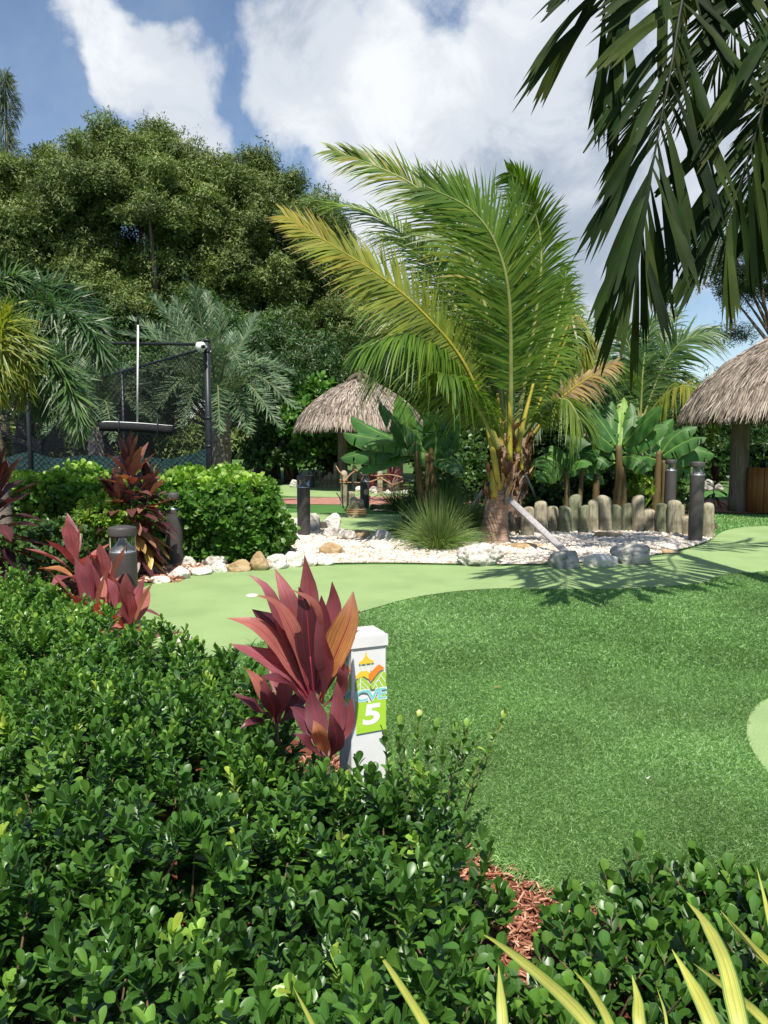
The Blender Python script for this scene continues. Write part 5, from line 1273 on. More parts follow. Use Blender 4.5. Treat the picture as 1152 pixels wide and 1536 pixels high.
# slatted bin under the right hut
g = G(1152, 769); bn = thing('slatted_bin', 'orange brown round bin of upright wooden slats under the right hut', 'bin', (g[0], g[1], 0))
r_ = .42; hb = P(1152, 701, g[1])[2]
mb = MB(); lathe(mb, [(0, .01), (r_ - .03, .01), (r_ - .03, hb - .04), (0, hb - .04)], (g[0], g[1], 0), 24); mb.build('liner', 'black_plastic', bn)
for k in range(18):
    a = k * 2 * PI / 18; q = np.array([g[0] + r_ * math.cos(a), g[1] + r_ * math.sin(a), 0]); m_ = MB(); board(m_, q + [0, 0, .02], q + [0, 0, hb], .138, .022, up=(math.cos(a), math.sin(a), 0), rnd=R.uniform(0, 1)); m_.build('slat', 'bin_slat', bn)
q = P(1144, 701, g[1] - .1); q = np.array([q[0], q[1], hb - .035])
cn = thing('lid_canister', 'small black domed canister standing on the slatted bin', 'container', tuple(q))
mb = MB(); lathe(mb, [(0, 0), (.085, 0), (.085, .03), (.068, .04), (.062, .16), (.05, .19), (0, .2)], q, 18); mb.build('body', 'black_plastic', cn)
mb = MB(); tube(mb, [q + [.01, 0, .19], q + [.012, 0, .40]], .011, 8); mb.build('rod', 'aluminium', cn)

# ------------------------------------------------------------------ coconut palms
def pd(lst, d):
    return [P(x, y, d + (q[0] if (q := rest) else 0)) for x, y, *rest in lst]
cb = G(742, 815); Dc = cb[1]
cp_ = thing('coconut_palm', 'young coconut palm with huge arching fronds and a short braced trunk', 'palm', (cb[0], cb[1], 0))
tr = cr([[cb[0] - .02, cb[1], -.03], P(742, 790, Dc), P(748, 735, Dc), P(756, 680, Dc), P(758, 650, Dc)], 60)
rad = np.interp(np.linspace(0, 1, 60), [0, .1, .3, .6, 1], [.27, .22, .175, .155, .13]) * (1 + .035 * np.abs(np.sin(np.arange(60) * .9)))
mb = MB(); tube(mb, tr, rad, 20, jitter=.03); mb.build('trunk', 'coco_trunk', cp_)
mb = MB()
for i in range(105):                                   # torn fibre sheath
    u = R.uniform(.42, 1.0); k = int(u * 59); q = tr[k]; a = R.uniform(0, 2 * PI); o = np.array([math.cos(a), math.sin(a), 0])
    e_ = R.uniform(.10, .34); out_ = R.uniform(-.02, .13) * (1.5 if R.uniform() > .85 else 1); p0 = q + o * rad[k] * R.uniform(.95, 1.08)
    pts = [p0, p0 + o * out_ * .35 + [0, 0, e_ * .5], p0 + o * out_ + [R.normal(0, .04), R.normal(0, .04), e_]]
    strip(mb, cr(pts, 7), [(0, .09), (.5, R.uniform(.05, .13)), (1, .012)], o, None, .25, R.uniform(0, 1), wav=.2)
mb.build('fibre_sheath', 'fibre', cp_)
CF = dict(parent=cp_, L=1.1, W=.038, n=130)
def cf(pts, d=None, **k):
    a = dict(CF); a.update(k); par = a.pop('parent'); return frond('frond', par, pd(pts, Dc if d is None else d), start=a.pop('start', .2), r0=a.pop('r0', .045), **a)
cf([(764, 668, -.05), (766, 573, -.25), (763, 443, -.5), (743, 365, -.6), (704, 313, -.7), (640, 280, -.85)], hint=(.25, -1, .25), L=1.12, droop=.10, lift=-.05, rnd=(.15, .7), a0=66, a1=28, n=140)
cf([(768, 668, .1), (788, 570, .2), (803, 478, .3), (812, 395, .35), (806, 330, .4), (784, 276, .3), (762, 258, .2)], hint=(-.6, -1, .1), L=.85, droop=.32, rnd=(.2, .7), a0=60, a1=35, n=125)
cf([(750, 672, -.1), (697, 547, -.4), (634, 469, -.7), (574, 417, -.9), (508, 374, -1.1), (428, 324, -1.3)], hint=(-.25, -1, .9), matl='gold_leaf', matr='gold_rachis', L=.84, droop=.14, lift=.0, r0=.032, rnd=(.0, .3), grad=.5, a0=70, a1=38, n=130)
cf([(758, 660, .15), (742, 530, .35), (712, 404, .5), (682, 343, .6), (626, 282, .65), (565, 250, .7), (500, 226, .7)], hint=(-.3, -1, .6), L=.95, droop=.30, rnd=(.45, 1), a0=62, a1=25, n=125)
cf([(752, 665, .3), (700, 500, .7), (640, 390, 1.0), (560, 322, 1.3), (470, 300, 1.5)], hint=(.1, -.6, 1), L=.95, droop=.38, rnd=(.2, .8), n=115)
cf([(750, 668, .0), (705, 575, -.2), (655, 520, -.5), (600, 500, -.9), (550, 520, -1.1)], hint=(0, -.4, 1), L=1.0, droop=.75, rnd=(.15, .7), n=120)
cf([(752, 668, .4), (722, 590, .8), (680, 530, 1.2), (630, 500, 1.6), (580, 520, 1.9)], hint=(0, -.2, 1), L=1.0, droop=.9, rnd=(.1, .6), n=115)
cf([(748, 672, -.2), (722, 620, -.5), (690, 575, -.9), (660, 560, -1.3)], hint=(0, -.2, 1), L=.95, droop=.85, rnd=(.15, .6), n=115)
cf([(766, 665, .3), (770, 560, .8), (760, 430, 1.2), (730, 330, 1.6), (690, 270, 1.8)], hint=(.2, -.6, .6), L=1.0, droop=.35, rnd=(.1, .6), n=115)
cf([(770, 668, .3), (800, 580, .7), (830, 500, 1.1), (845, 440, 1.3), (850, 400, 1.4)], hint=(-.7, -.7, .4), L=.8, droop=.6, rnd=(.2, .7), n=70)
cf([(760, 665, .5), (745, 540, 1.3), (700, 420, 2.1), (650, 360, 2.7), (600, 350, 3.1)], hint=(0, -.3, 1), L=1.0, droop=.45, rnd=(.2, .7), n=75)
cf([(762, 660, -.1), (764, 560, -.1), (770, 450, -.05), (775, 340, 0), (772, 285, .05)], hint=(0, -1, 0), L=.75, droop=.12, rnd=(.1, .6), a0=35, a1=12, n=60)
cf([(752, 668, .1), (715, 560, .3), (668, 490, .4), (610, 455, .5), (545, 440, .6)], hint=(0, -.5, 1), L=1.05, droop=.6, rnd=(.3, .9), n=115)
cf([(750, 668, .2), (715, 590, .5), (668, 540, .8), (610, 530, 1.1), (560, 560, 1.3)], hint=(0, -.3, 1), L=1.05, droop=.85, rnd=(.1, .7), n=110)
cf([(754, 665, .4), (728, 540, .9), (690, 440, 1.3), (630, 370, 1.7), (560, 350, 2.0)], hint=(0, -.4, 1), L=1.05, droop=.5, rnd=(.1, .6), n=110)
# bare yellow leaf stalks at the head of the trunk
mb = MB()
for pts, r_ in (([(748, 735, -.16), (742, 690, -.22), (728, 630, -.2), (705, 575, -.2)], .042), ([(764, 690, -.14), (765, 640, -.17), (764, 590, -.2)], .04), ([(776, 680, -.1), (786, 630, -.1), (800, 575, .0)], .036), ([(756, 700, -.05), (752, 640, 0), (746, 590, .1)], .036), ([(742, 745, -.17), (739, 725, -.2), (738, 705, -.15)], .045), ([(783, 705, .0), (781, 670, .05), (780, 640, .1)], .022)):
    p = cr(pd(pts, Dc), 14); tube(mb, p, np.linspace(r_ * 1.25, r_ * .55, 14), 8)
mb.build('leaf_stalks', 'gold_rachis', cp_)
mb = MB(); k = 30
for i in (27, 29): 
    a_ = np.linspace(0, 2 * PI, 25); q = tr[i]; tube(mb, np.stack([q[0] + rad[i] * 1.05 * np.cos(a_), q[1] + rad[i] * 1.05 * np.sin(a_), q[2] + .03 * np.cos(a_) + .0 * a_], 1), .012, 6, cap=False)
for a0 in np.linspace(0, 2 * PI, 6, endpoint=False):
    q = tr[28] + np.array([math.cos(a0), math.sin(a0), 0]) * rad[28] * 1.12; board(mb, q + [0, 0, -.16], q + [0, 0, .14], .05, .035, up=(math.cos(a0), math.sin(a0), 0))
mb.build('brace_collar', 'dark_board', cp_)
br_ = 'timber braces propping the coconut palms'
for lb, a, b, w in (('pale grey brace plank from the palm down to the beige boulder', P(764, 749, Dc - .3), G(857, 836, .0), .085), ('thin brace pole left of the palm, ending in the grass tuft', P(727, 733, Dc + .15), G(684, 795), .055), ('short dark brace behind the palm foot', P(764, 770, Dc + .5), G(778, 803), .07), ('thin pale brace leaning from the second palm down behind the logs', P(789, 713, 13.4), G(813, 768), .06)):
    mb = MB(); b = np.array(b); board(mb, a, b, w, w * .55, up=(0, -1, .4)); tag(mb.build('brace', 'dark_board' if 'dark' in lb else 'grey_board'), lb, 'brace', br_)

# second coconut palm behind
c3 = G(776, 776); D3 = c3[1]
p2 = thing('coconut_palm', 'second coconut palm behind the big one, drooping fronds right and a broken yellow one', 'palm', (c3[0], c3[1], 0))
t2 = cr([[c3[0], c3[1], -.03], P(776, 740, D3), P(780, 700, D3), P(788, 650, D3)], 40); rad2 = np.interp(np.linspace(0, 1, 40), [0, .15, 1], [.27, .24, .14]) * (1 + .05 * np.abs(np.sin(np.arange(40) * 1.1)))
mb = MB(); tube(mb, t2, rad2, 16, jitter=.05); mb.build('trunk', 'coco_trunk', p2)
mb = MB()
for i in range(70):
    u = R.uniform(.3, 1.0); k = int(u * 39); q = t2[k]; a = R.uniform(0, 2 * PI); o = np.array([math.cos(a), math.sin(a), 0]); e_ = R.uniform(.1, .35); p0 = q + o * rad2[k]
    strip(mb, cr([p0, p0 + o * .04 + [0, 0, e_ * .5], p0 + o * R.uniform(0, .16) + [0, 0, e_]], 6), [(0, .09), (.5, .08), (1, .01)], o, None, .25, R.uniform(0, 1), wav=.2)
mb.build('fibre_sheath', 'fibre', p2)
def c2f(pts, **k):
    a = dict(L=1.0, W=.04, n=100, r0=.04); a.update(k); return frond('frond', p2, pd(pts, D3), start=.2, **a)
c2f([(790, 655, 0), (815, 590, 0), (840, 530, 0), (860, 490, 0), (872, 500, 0)], hint=(-.8, -.6, .4), L=.8, droop=.9, rnd=(.4, .9), matr='gold_rachis')
c2f([(800, 652, -.2), (835, 605, -.4), (875, 572, -.6), (925, 543, -.8)], hint=(-.4, -.8, .6), matl='dry_leaf', matr='gold_rachis', L=.55, W=.045, droop=.5, rnd=(.0, .9), grad=.3, a0=60, a1=35, sides=(1, -1), n=60)
c2f([(792, 655, .3), (820, 560, .7), (846, 480, 1.1), (850, 430, 1.3)], hint=(-.5, -.8, .3), L=.95, droop=.55, rnd=(.3, .8))
c2f([(795, 655, .5), (850, 580, 1.2), (900, 540, 1.8), (950, 560, 2.2)], hint=(-.2, -.3, 1), L=.95, droop=.8, rnd=(.2, .7))
c2f([(790, 655, .6), (790, 560, 1.4), (770, 480, 2.2), (730, 440, 2.8)], hint=(0, -.3, 1), L=1.0, droop=.6, rnd=(.1, .6))
c2f([(785, 655, -.3), (820, 610, -.9), (850, 600, -1.4), (870, 630, -1.7)], hint=(0, -.1, 1), L=.8, droop=.9, rnd=(.3, .8))
c2f([(790, 655, .1), (812, 560, .3), (830, 470, .5), (835, 420, .6)], hint=(-.3, -1, 0), L=.7, droop=.3, rnd=(.3, .9), a0=40, a1=15)
# yellow folded frond hanging from its broken rachis
q = cr([P(838, 520, D3), P(858, 478, D3), P(872, 482, D3), P(884, 540, D3)], 24); mb = MB(); tube(mb, q[:15], .022, 7); o_ = mb.build('frond', 'gold_rachis', p2)
B = q[8:20].repeat(7, 0) + R.normal(0, .02, (84, 3)); mb = MB(); leaflets(mb, B, nrm(R.normal(0, .22, (84, 3)) + [.18, -.05, -1]), R.uniform(.5, .95, 84), .05, R.uniform(0, .1, 84), nrm(R.normal(0, .3, (84, 3)) + [0, -1, 0]), LEAFLET, 4, R.uniform(.3, .8, 84)); mb.build('leaflets', 'gold_leaf', o_)

# third, paler palms farther right
def far_palm(label, base, head, fr, matl='plume_leaf', L=.8, name='coconut_palm', group='pale palms behind the banana plants', W=.05, tm='coco_trunk', d=None, r=.14, n=60):
    b = np.asarray(base); h = np.asarray(head); t = thing(name, label, 'palm', (b[0], b[1], 0), group)
    mb = MB(); tube(mb, cr([b, (b + h) / 2 + [.05, 0, 0], h], 24), np.linspace(r * 1.3, r, 24) * (1 + .05 * np.abs(np.sin(np.arange(24) * 1.3))), 12, jitter=.06); mb.build('trunk', tm, t)
    for f in fr:
        pts, kw = (f, {}) if isinstance(f, list) else f
        a = dict(L=L, W=W, n=n, droop=.45, rnd=(.2, .9), matl=matl, hint=(0, -.5, .8), r0=.032); a.update(kw); frond('frond', t, pts, start=.15, **a)
    return t
D4 = 19.0; hb_ = P(960, 640, D4)
far_palm('pale green coconut palm with feathery fronds left of the right hut', [hb_[0], D4, 0], hb_, [
    ([hb_, P(990, 560, D4), P(1020, 515, D4 - .2), P(1068, 496, D4 - .4)], dict(hint=(-.5, -.8, .5), L=1.2, droop=.5, rnd=(.6, 1))), ([hb_, P(980, 540, D4 + .5), P(1000, 500, D4 + 1), P(1010, 470, D4 + 1.2)], dict(hint=(-.5, -1, 0), L=1.1)),
    ([hb_, P(950, 560, D4), P(940, 510, D4), P(915, 480, D4)], dict(hint=(.3, -1, .2), L=1.1)), ([hb_, P(1000, 590, D4 - .6), P(1040, 580, D4 - 1.2), P(1075, 610, D4 - 1.6)], dict(L=1.1, droop=.8, matl='coco_leaf', rnd=(.6, 1))),
    ([hb_, P(930, 590, D4 - .5), P(890, 570, D4 - 1), P(850, 590, D4 - 1.4)], dict(L=1.1, droop=.7)), [hb_, P(975, 570, D4 + 1), P(1030, 560, D4 + 2), P(1060, 590, D4 + 2.6)], [hb_, P(940, 570, D4 + .8), P(890, 530, D4 + 1.6), P(860, 540, D4 + 2)],
    ([hb_, P(965, 550, D4), P(975, 490, D4 + .2), P(990, 470, D4 + .3)], dict(hint=(0, -1, 0), a0=40, a1=15, L=.9))], n=62)
D5 = 21; hb_ = P(880, 650, D5)
far_palm('dull green coconut palm hidden between the two braced palms and the banana plants', [hb_[0], D5, 0], hb_, [[hb_, P(860, 580, D5), P(830, 520, D5 + .3), P(800, 500, D5 + .5)], [hb_, P(890, 570, D5), P(900, 510, D5 + .3), P(915, 470, D5 + .5)], [hb_, P(910, 590, D5 - .5), P(945, 560, D5 - 1), P(985, 585, D5 - 1.4)], [hb_, P(880, 560, D5 + .5), P(870, 490, D5 + 1), P(850, 450, D5 + 1.4)], [hb_, P(850, 610, D5 - .4), P(810, 600, D5 - .8), P(780, 640, D5 - 1.2)], [hb_, P(905, 600, D5 + .5), P(950, 600, D5 + 1), P(980, 640, D5 + 1.3)]], L=1.1)

# ------------------------------------------------------------------ silver date palms behind the fence
def date(label, hx, hy, d, tips, gx=None, Lf=.42):
    h = P(hx, hy, d); b = np.array([h[0], d, 0]); t = thing('date_palm', label, 'palm', (b[0], b[1], 0), 'silver date palms behind the court fence')
    mb = MB(); n = 30; tube(mb, np.linspace(b - [0, 0, .03], h, n), .26 * (1 + .13 * np.abs(np.sin(np.arange(n) * 1.4))), 14, jitter=.12); mb.build('trunk', 'palm_trunk', t)
    for x, y, dd, dr in tips:
        e_ = P(x, y, d + dd); m_ = h * .45 + e_ * .55 + np.array([0, 0, dr])
        frond('frond', t, [h, h * .75 + e_ * .25 + [0, 0, dr * .75], m_, e_], n=75, L=Lf, W=.028, hint=(0, -.5, .9), a0=62, a1=30, droop=.05, lift=.35, matl='date_leaf', matr='grey_rachis', r0=.03, rnd=(.1, .95), start=.12, spread=.25, lenp=((0, .5), (.3, 1), (.7, .9), (1, .35)), nseg=3)
    return t
date('big silver date palm right of the fence corner', 326, 618, 17, [(290, 424, -.5, .1), (330, 456, .2, .1), (262, 448, .6, .2), (228, 445, 0, .35), (196, 478, .4, .45), (180, 500, -.5, .55), (205, 560, -1, .5), (385, 470, .8, .2), (400, 545, -.5, .55), (432, 580, -.4, .7), (443, 612, -.9, .7), (420, 640, -1.2, .7), (375, 650, -1.6, .6), (330, 650, -2.0, .7), (270, 640, -1.8, .7), (230, 620, -1.4, .7), (310, 440, 1.5, .2), (350, 500, 1.8, .4), (440, 560, 1.2, .6), (250, 520, 1.5, .5), (400, 600, .6, .7), (300, 530, -1.9, .9), (365, 560, -1.9, .9)])
date('lower silver date palm seen through the chain link', 150, 640, 18.5, [(90, 560, 0, .5), (60, 600, -.5, .6), (70, 650, -.8, .5), (120, 540, .4, .3), (160, 520, 0, .2), (200, 545, .3, .4), (230, 590, -.4, .6), (240, 640, -.9, .6), (110, 650, -1.6, .6), (170, 660, -1.8, .7), (210, 620, -1.4, .7), (140, 570, -1.2, .6)])

# ------------------------------------------------------------------ foxtail palms near the viewer
FOX = [(0, .14), (.15, .30), (.4, .66), (.7, .95), (.9, 1.0), (1, .86)]
FS = 1.17
def PF(x, y, d): return P(x, y, d * FS)
fb = np.array([4.2, 7.0, 0])
fx_ = thing('foxtail_palm', 'foxtail palm whose dark broad ragged leaflets hang into the top right', 'palm', tuple(fb))
fh = fb + np.array([-.05, -.1, 6.0])
mb = MB(); tube(mb, cr([fb - [0, 0, .03], fb + [.03, 0, 2.5], fh - [0, 0, .7]], 40), np.linspace(.16, .10, 40) * (1 + .02 * np.sin(np.arange(40) * 2.1)), 16); mb.build('trunk', 'palm_trunk', fx_)
mb = MB(); tube(mb, cr([fh - [0, 0, .75], fh - [0, 0, .35], fh + [0, 0, .1]], 10), [.11, .12, .11, .10, .09, .085, .08, .07, .06, .05], 14); mb.build('crownshaft', 'coco_rachis', fx_)
def ff(pts, **k):
    a = dict(n=46, L=.88, W=.085, hint=(0, -1, .2), a0=62, a1=14, droop=.22, lift=.05, matl='foxtail_leaf', matr='dark_rachis', start=.16, r0=.028, prof=FOX, jag=.26, rnd=(.0, .85), spread=.22, nseg=6, fold=.15, lenp=((0, .6), (.3, 1), (.75, .95), (1, .8)))
    a.update(k); return frond('frond', fx_, pts, **a)
ff([fh, PF(1120, -190, 5.6), PF(1040, -60, 5.2), PF(1005, 110, 5.0), PF(975, 270, 4.95), PF(956, 388, 4.95)], n=36, start=.22)
ff([fh, PF(1210, -140, 5.5), PF(1180, 10, 5.1), PF(1150, 140, 5.0), PF(1115, 260, 5.0), PF(1088, 340, 5.0)], n=32, start=.22, a0=55, a1=20)
ff([fh, PF(1060, -200, 5.6), PF(1000, -120, 5.3), PF(940, -55, 5.2), PF(905, 10, 5.2)], n=26, droop=.5, L=.88, start=.25, a0=62, a1=26)
ff([fh, PF(1290, -120, 5.7), PF(1270, 20, 5.4), PF(1230, 150, 5.3), PF(1190, 280, 5.3)], n=30, start=.2)
ff([fh, PF(1150, -100, 6.6), PF(1105, 30, 7.3), PF(1050, 110, 7.7), PF(985, 150, 8.0)], n=70, W=.045, L=.92, droop=.3, jag=.1, rnd=(.3, .9), start=.3, hint=(0, -.4, 1))
ff([fh, PF(1240, 60, 7.0), PF(1200, 170, 7.6), PF(1130, 260, 8.0), PF(1060, 330, 8.2)], n=70, W=.045, L=.98, droop=.3, jag=.1, rnd=(.3, .9), start=.3, hint=(0, -.5, .8))
ff([fh, PF(1340, -150, 6.2), PF(1480, -100, 6.6), PF(1600, 60, 6.8)], n=40); ff([fh, PF(1200, -250, 6.8), PF(1180, -260, 7.8), PF(1150, -150, 8.8)], n=40)
ff([fh, PF(1100, -260, 6.4), PF(980, -240, 6.7), PF(880, -140, 6.9)], n=40, droop=.4)

D6 = 8.3; fh2 = P(-34, 505, D6)
t6 = thing('foxtail_palm', 'bushy foxtail palm reaching in from the left edge, green and gold fronds', 'palm', (fh2[0], D6, 0))
mb = MB(); tube(mb, cr([[fh2[0] + .22, D6, -.03], [fh2[0] + .16, D6, 1.2], fh2], 30), np.linspace(.10, .075, 30), 12); mb.build('trunk', 'palm_trunk', t6)
def fl(pts, **k):
    a = dict(n=190, L=.40, W=.022, hint=(0, -.5, .9), a0=64, a1=30, droop=.3, lift=.05, matl='plume_leaf', matr='coco_rachis', start=.1, r0=.022, rnd=(.05, .75), spread=.95, nseg=4); a.update(k); return frond('frond', t6, pd(pts, D6), **a)
fl([(-22, 500, 0), (30, 455, 0), (90, 462, -.1), (140, 500, -.2), (162, 550, -.25)]); fl([(-22, 500, 0), (25, 505, -.3), (75, 540, -.5), (108, 590, -.6), (122, 650, -.6)], rnd=(.2, .9))
fl([(-22, 500, 0), (10, 480, -.4), (28, 505, -.7), (34, 560, -.8), (24, 610, -.8)], matl='gold_leaf', rnd=(.0, .45), L=.34); fl([(-22, 500, 0), (20, 440, .3), (80, 430, .6), (130, 460, .8), (150, 500, .9)], rnd=(0, .5)); fl([(-22, 500, 0), (-20, 440, .2), (20, 415, .3), (60, 440, .4)], rnd=(.4, 1))
fl([(-22, 500, 0), (-60, 450, 0), (-110, 470, 0), (-150, 540, 0)]); fl([(-22, 500, 0), (-40, 430, .6), (-60, 420, 1.2), (-80, 470, 1.7)]); fl([(-22, 500, 0), (0, 480, -.6), (0, 520, -1), (-10, 600, -1.1)], matl='gold_leaf', rnd=(0, .6))
fl([(-22, 500, 0), (10, 500, .2), (55, 560, .3), (75, 620, .35)], rnd=(0, .5))

# ------------------------------------------------------------------ banana plants
BAN = [(0, .12), (.08, .55), (.25, .95), (.55, 1), (.8, .8), (.95, .4), (1, .05)]
def banana(label, d, leaves, stems, group='banana plants', dd=.35, hang=0):
    xs = [s_[0] for s_ in stems]; g = P(np.mean([s_[0] for s_ in stems]), 700, d)
    t = thing('banana_plant', label, 'plant', (g[0], d, 0), group)
    for s_ in stems:
        m_ = MB(); x_, yt, xt, w = s_[:4]; p0 = P(x_, 700, d); p0[2] = 0; p1 = P(xt, yt, d); r_ = w / 2 * d / FPX
        tube(m_, cr([p0, (p0 + p1) / 2 + [R.normal(0, .02), 0, 0], p1], 16), np.linspace(r_ * 1.15, r_ * .7, 16), 10, jitter=.06); m_.build('stem', 'banana_stem', t)
    for lf in leaves:
        pts, w = lf[:2]; rn = lf[2] if len(lf) > 2 else R.uniform(.1, .7)
        off = R.normal(0, dd, 1)[0]
        q3 = [P(x, y, d + off * (i / (len(pts) - 1)) * 1.6) for i, (x, y) in enumerate(pts)]
        p = cr(q3, 34); T = tang(p)
        nv = nrm(np.array([R.normal(0, .25), -1, R.uniform(.5, 1.2)]))
        W_l = w * 1.05 * d / FPX; wid = np.interp(np.linspace(0, 1, 34), [q[0] for q in BAN], [q[1] for q in BAN]) * W_l / 2
        side = nrm(np.cross(T, nv)); z = np.cross(side, T)
        m_ = MB()
        # two half blades, torn along the veins
        for s_ in (-1, 1):
            tear = np.cumsum(np.where(R.uniform(0, 1, 34) > .91, 1, 0)); lift = R.normal(0, .16, tear.max() + 1)[tear] - .12 + hang
            row = []; ph = R.uniform(0, 6)
            for c_ in range(4):
                k = c_ / 3
                row.append(p + side * (s_ * wid * k)[:, None] + z * (wid * (.35 * k - .42 * k * k + lift * k + .05 * k * np.sin(np.arange(34) * .8 + ph)))[:, None] - np.array([0, 0, 1.0]) * (wid * .32 * k * k)[:, None])
            V = np.stack(row, 1).reshape(-1, 3); F = []
            for i in range(33):
                gap = tear[i] != tear[i + 1]
                for c_ in range(3):
                    if gap and c_ > 0: continue
                    a_ = i * 4 + c_; F.append((a_, a_ + 1, a_ + 5, a_ + 4) if s_ > 0 else (a_, a_ + 4, a_ + 5, a_ + 1))
            m_.add(V, np.array(F), rn, lu=np.tile(.5 + s_ * np.array([0, .16, .33, .5]), 34), lv=np.repeat(np.linspace(0, 1, 34), 4))
        tube(m_, p[:30] - z[:30] * .006, np.linspace(.022, .006, 30), 6, rnd=.95)
        m_.build('leaf', 'banana_leaf', t)
    return t
banana('banana plant with paddle leaves hiding the smaller thatched hut', 15.5, [
    ([(612, 668), (598, 640), (580, 618), (566, 598)], 34, .12), ([(606, 664), (575, 652), (548, 638), (527, 625)], 30, .35), ([(600, 668), (570, 660), (540, 654), (515, 649)], 28, .3), ([(612, 672), (585, 664), (560, 664), (546, 670)], 24, .75),
    ([(615, 682), (580, 678), (545, 680), (511, 687)], 28, .4), ([(622, 684), (590, 684), (560, 694), (536, 707)], 26, .45), ([(618, 664), (612, 640), (604, 612), (596, 594)], 32, .75), ([(640, 690), (628, 655), (615, 630), (600, 618)], 42, .2),
    ([(648, 700), (642, 680), (632, 662), (616, 648)], 38, .7), ([(652, 690), (654, 660), (650, 635), (638, 618)], 36, .15), ([(655, 690), (668, 665), (676, 660), (684, 680)], 30, .3), ([(648, 690), (668, 690), (684, 700), (690, 716)], 26, .25), ([(625, 675), (600, 668), (580, 676), (568, 690)], 26, .2),
    ([(655, 700), (672, 650), (680, 620), (690, 600)], 30, .15)], [(634, 662, 622, 11), (652, 655, 645, 10), (641, 680, 640, 9)])
banana('large banana plant with a pale unfurling leaf behind the log edging', 14.6, [
    ([(929, 672), (931, 640), (933, 615), (936, 596)], 22, .98), ([(924, 668), (912, 648), (896, 626), (880, 607)], 34, .3), ([(920, 672), (900, 655), (880, 640), (860, 630)], 34, .12), ([(918, 676), (893, 664), (866, 656), (842, 652)], 36, .08), ([(916, 684), (890, 676), (862, 668), (846, 672)], 34, .1),
    ([(934, 668), (955, 645), (975, 625), (993, 608)], 26, .45), ([(936, 672), (960, 658), (982, 645), (1003, 640)], 30, .5), ([(936, 680), (958, 668), (976, 664), (992, 670)], 30, .55), ([(934, 686), (950, 686), (964, 694), (974, 706)], 30, .5), ([(922, 690), (916, 672), (910, 655), (905, 640)], 24, .15),
    ([(928, 680), (944, 650), (950, 625), (946, 604)], 30, .35), ([(922, 694), (905, 700), (890, 712), (880, 728)], 26, .3), ([(932, 692), (945, 705), (955, 722), (960, 738)], 22, .4), ([(926, 676), (918, 645), (915, 620), (918, 602)], 28, .4)], [(924, 668, 928, 13), (935, 700, 934, 10)])
banana('banana plant with broad leaves reaching right under the thatched eave', 15.4, [
    ([(992, 680), (1008, 658), (1026, 645), (1046, 640)], 26, .45), ([(994, 684), (1018, 668), (1040, 658), (1060, 656)], 28, .3), ([(996, 692), (1020, 680), (1046, 676), (1072, 682)], 30, .5), ([(998, 700), (1020, 702), (1040, 712), (1052, 726)], 26, .45), ([(985, 684), (975, 664), (962, 652), (948, 648)], 26, .25), ([(990, 680), (990, 660), (998, 640), (1010, 628)], 26, .35), ([(984, 690), (968, 686), (955, 692), (946, 704)], 24, .3),
    ([(994, 700), (1006, 720), (1014, 738), (1018, 756)], 26, .5), ([(988, 696), (982, 712), (978, 730), (980, 745)], 20, .4)], [(985, 676, 988, 12), (996, 690, 996, 9)])
banana('small light green banana plant behind the left end of the log edging', 13.9, [([(846, 706), (832, 692), (818, 688), (800, 696)], 30, .7), ([(848, 702), (845, 686), (835, 675), (822, 670)], 28, .6), ([(850, 705), (862, 694), (874, 692), (886, 698)], 24, .55), ([(846, 708), (830, 706), (816, 710), (806, 720)], 26, .65), ([(850, 702), (856, 685), (858, 672), (866, 662)], 24, .3)], [(847, 704, 848, 10)])
banana('small banana plant with one drooping leaf left of the big banana plant', 14.2, [([(874, 706), (886, 694), (900, 690), (914, 700)], 24, .4), ([(872, 706), (860, 700), (850, 704), (842, 714)], 22, .45), ([(872, 704), (878, 690), (888, 680), (900, 676)], 22, .25), ([(874, 710), (888, 708), (900, 714), (906, 726)], 20, .35), ([(870, 704), (862, 690), (858, 680), (850, 672)], 22, .3)], [(868, 704, 873, 8), (898, 712, 896, 12)])
def stubs(): pass

# ------------------------------------------------------------------ grass tufts
def tuft(label, px, py, n, L, spread, rn, W=.007, droop=.5, lean=0, group='ornamental grass tufts by the palm'):
    c = G(px, py); az = R.uniform(0, 2 * PI, n); r = .10 * np.sqrt(R.uniform(0, 1, n)); el = np.radians(R.uniform(38, 88, n))
    B = np.stack([c[0] + r * np.cos(az), c[1] + r * np.sin(az), np.zeros(n)], 1)
    D = np.stack([np.cos(az) * np.cos(el) * spread + lean, np.sin(az) * np.cos(el) * spread, np.sin(el)], 1)
    mb = MB(); leaflets(mb, B, D, L * R.uniform(.55, 1.1, n), W, droop * np.cos(el) * R.uniform(.7, 1.8, n) + .08, nrm(R.normal(0, .4, (n, 3)) + [0, -1, .4]), [(0, 1), (.5, .8), (1, .08)], 7, R.uniform(rn[0], rn[1], n))
    o = mb.build('grass_tuft', 'tuft_blade', org=(c[0], c[1], 0)); tag(o, label, 'grass', group)
tuft('bright fountain grass tuft, frontmost in the gravel left of the palm', 656, 826, 1300, .95, 1.15, (.35, 1), .007)
tuft('dark green grass tuft behind the bright one by the brace pole', 705, 812, 1100, .95, 1.2, (.0, .5), .008)
tuft('loose grass tuft spilling over the middle putting green', 615, 806, 420, .8, 1.4, (.1, .6), .007)
tuft('tall grass tuft rising among the banana stems', 665, 775, 700, 1.1, 1.0, (.1, .6), .010)
tuft('dark low grass tuft beside the far bollard', 600, 768, 500, .8, 1.5, (.0, .45), .010)
bush('shrub', 'dark low shrub filling the bed under the banana stems', P(690, 745, 17) * [1, 1, 0] + [0, 0, .4], (1.0, .8, .7), 420, CL_, 'dark_leaf', s=1.4, rn=(.2, 1), group='low shrubs in the back beds')
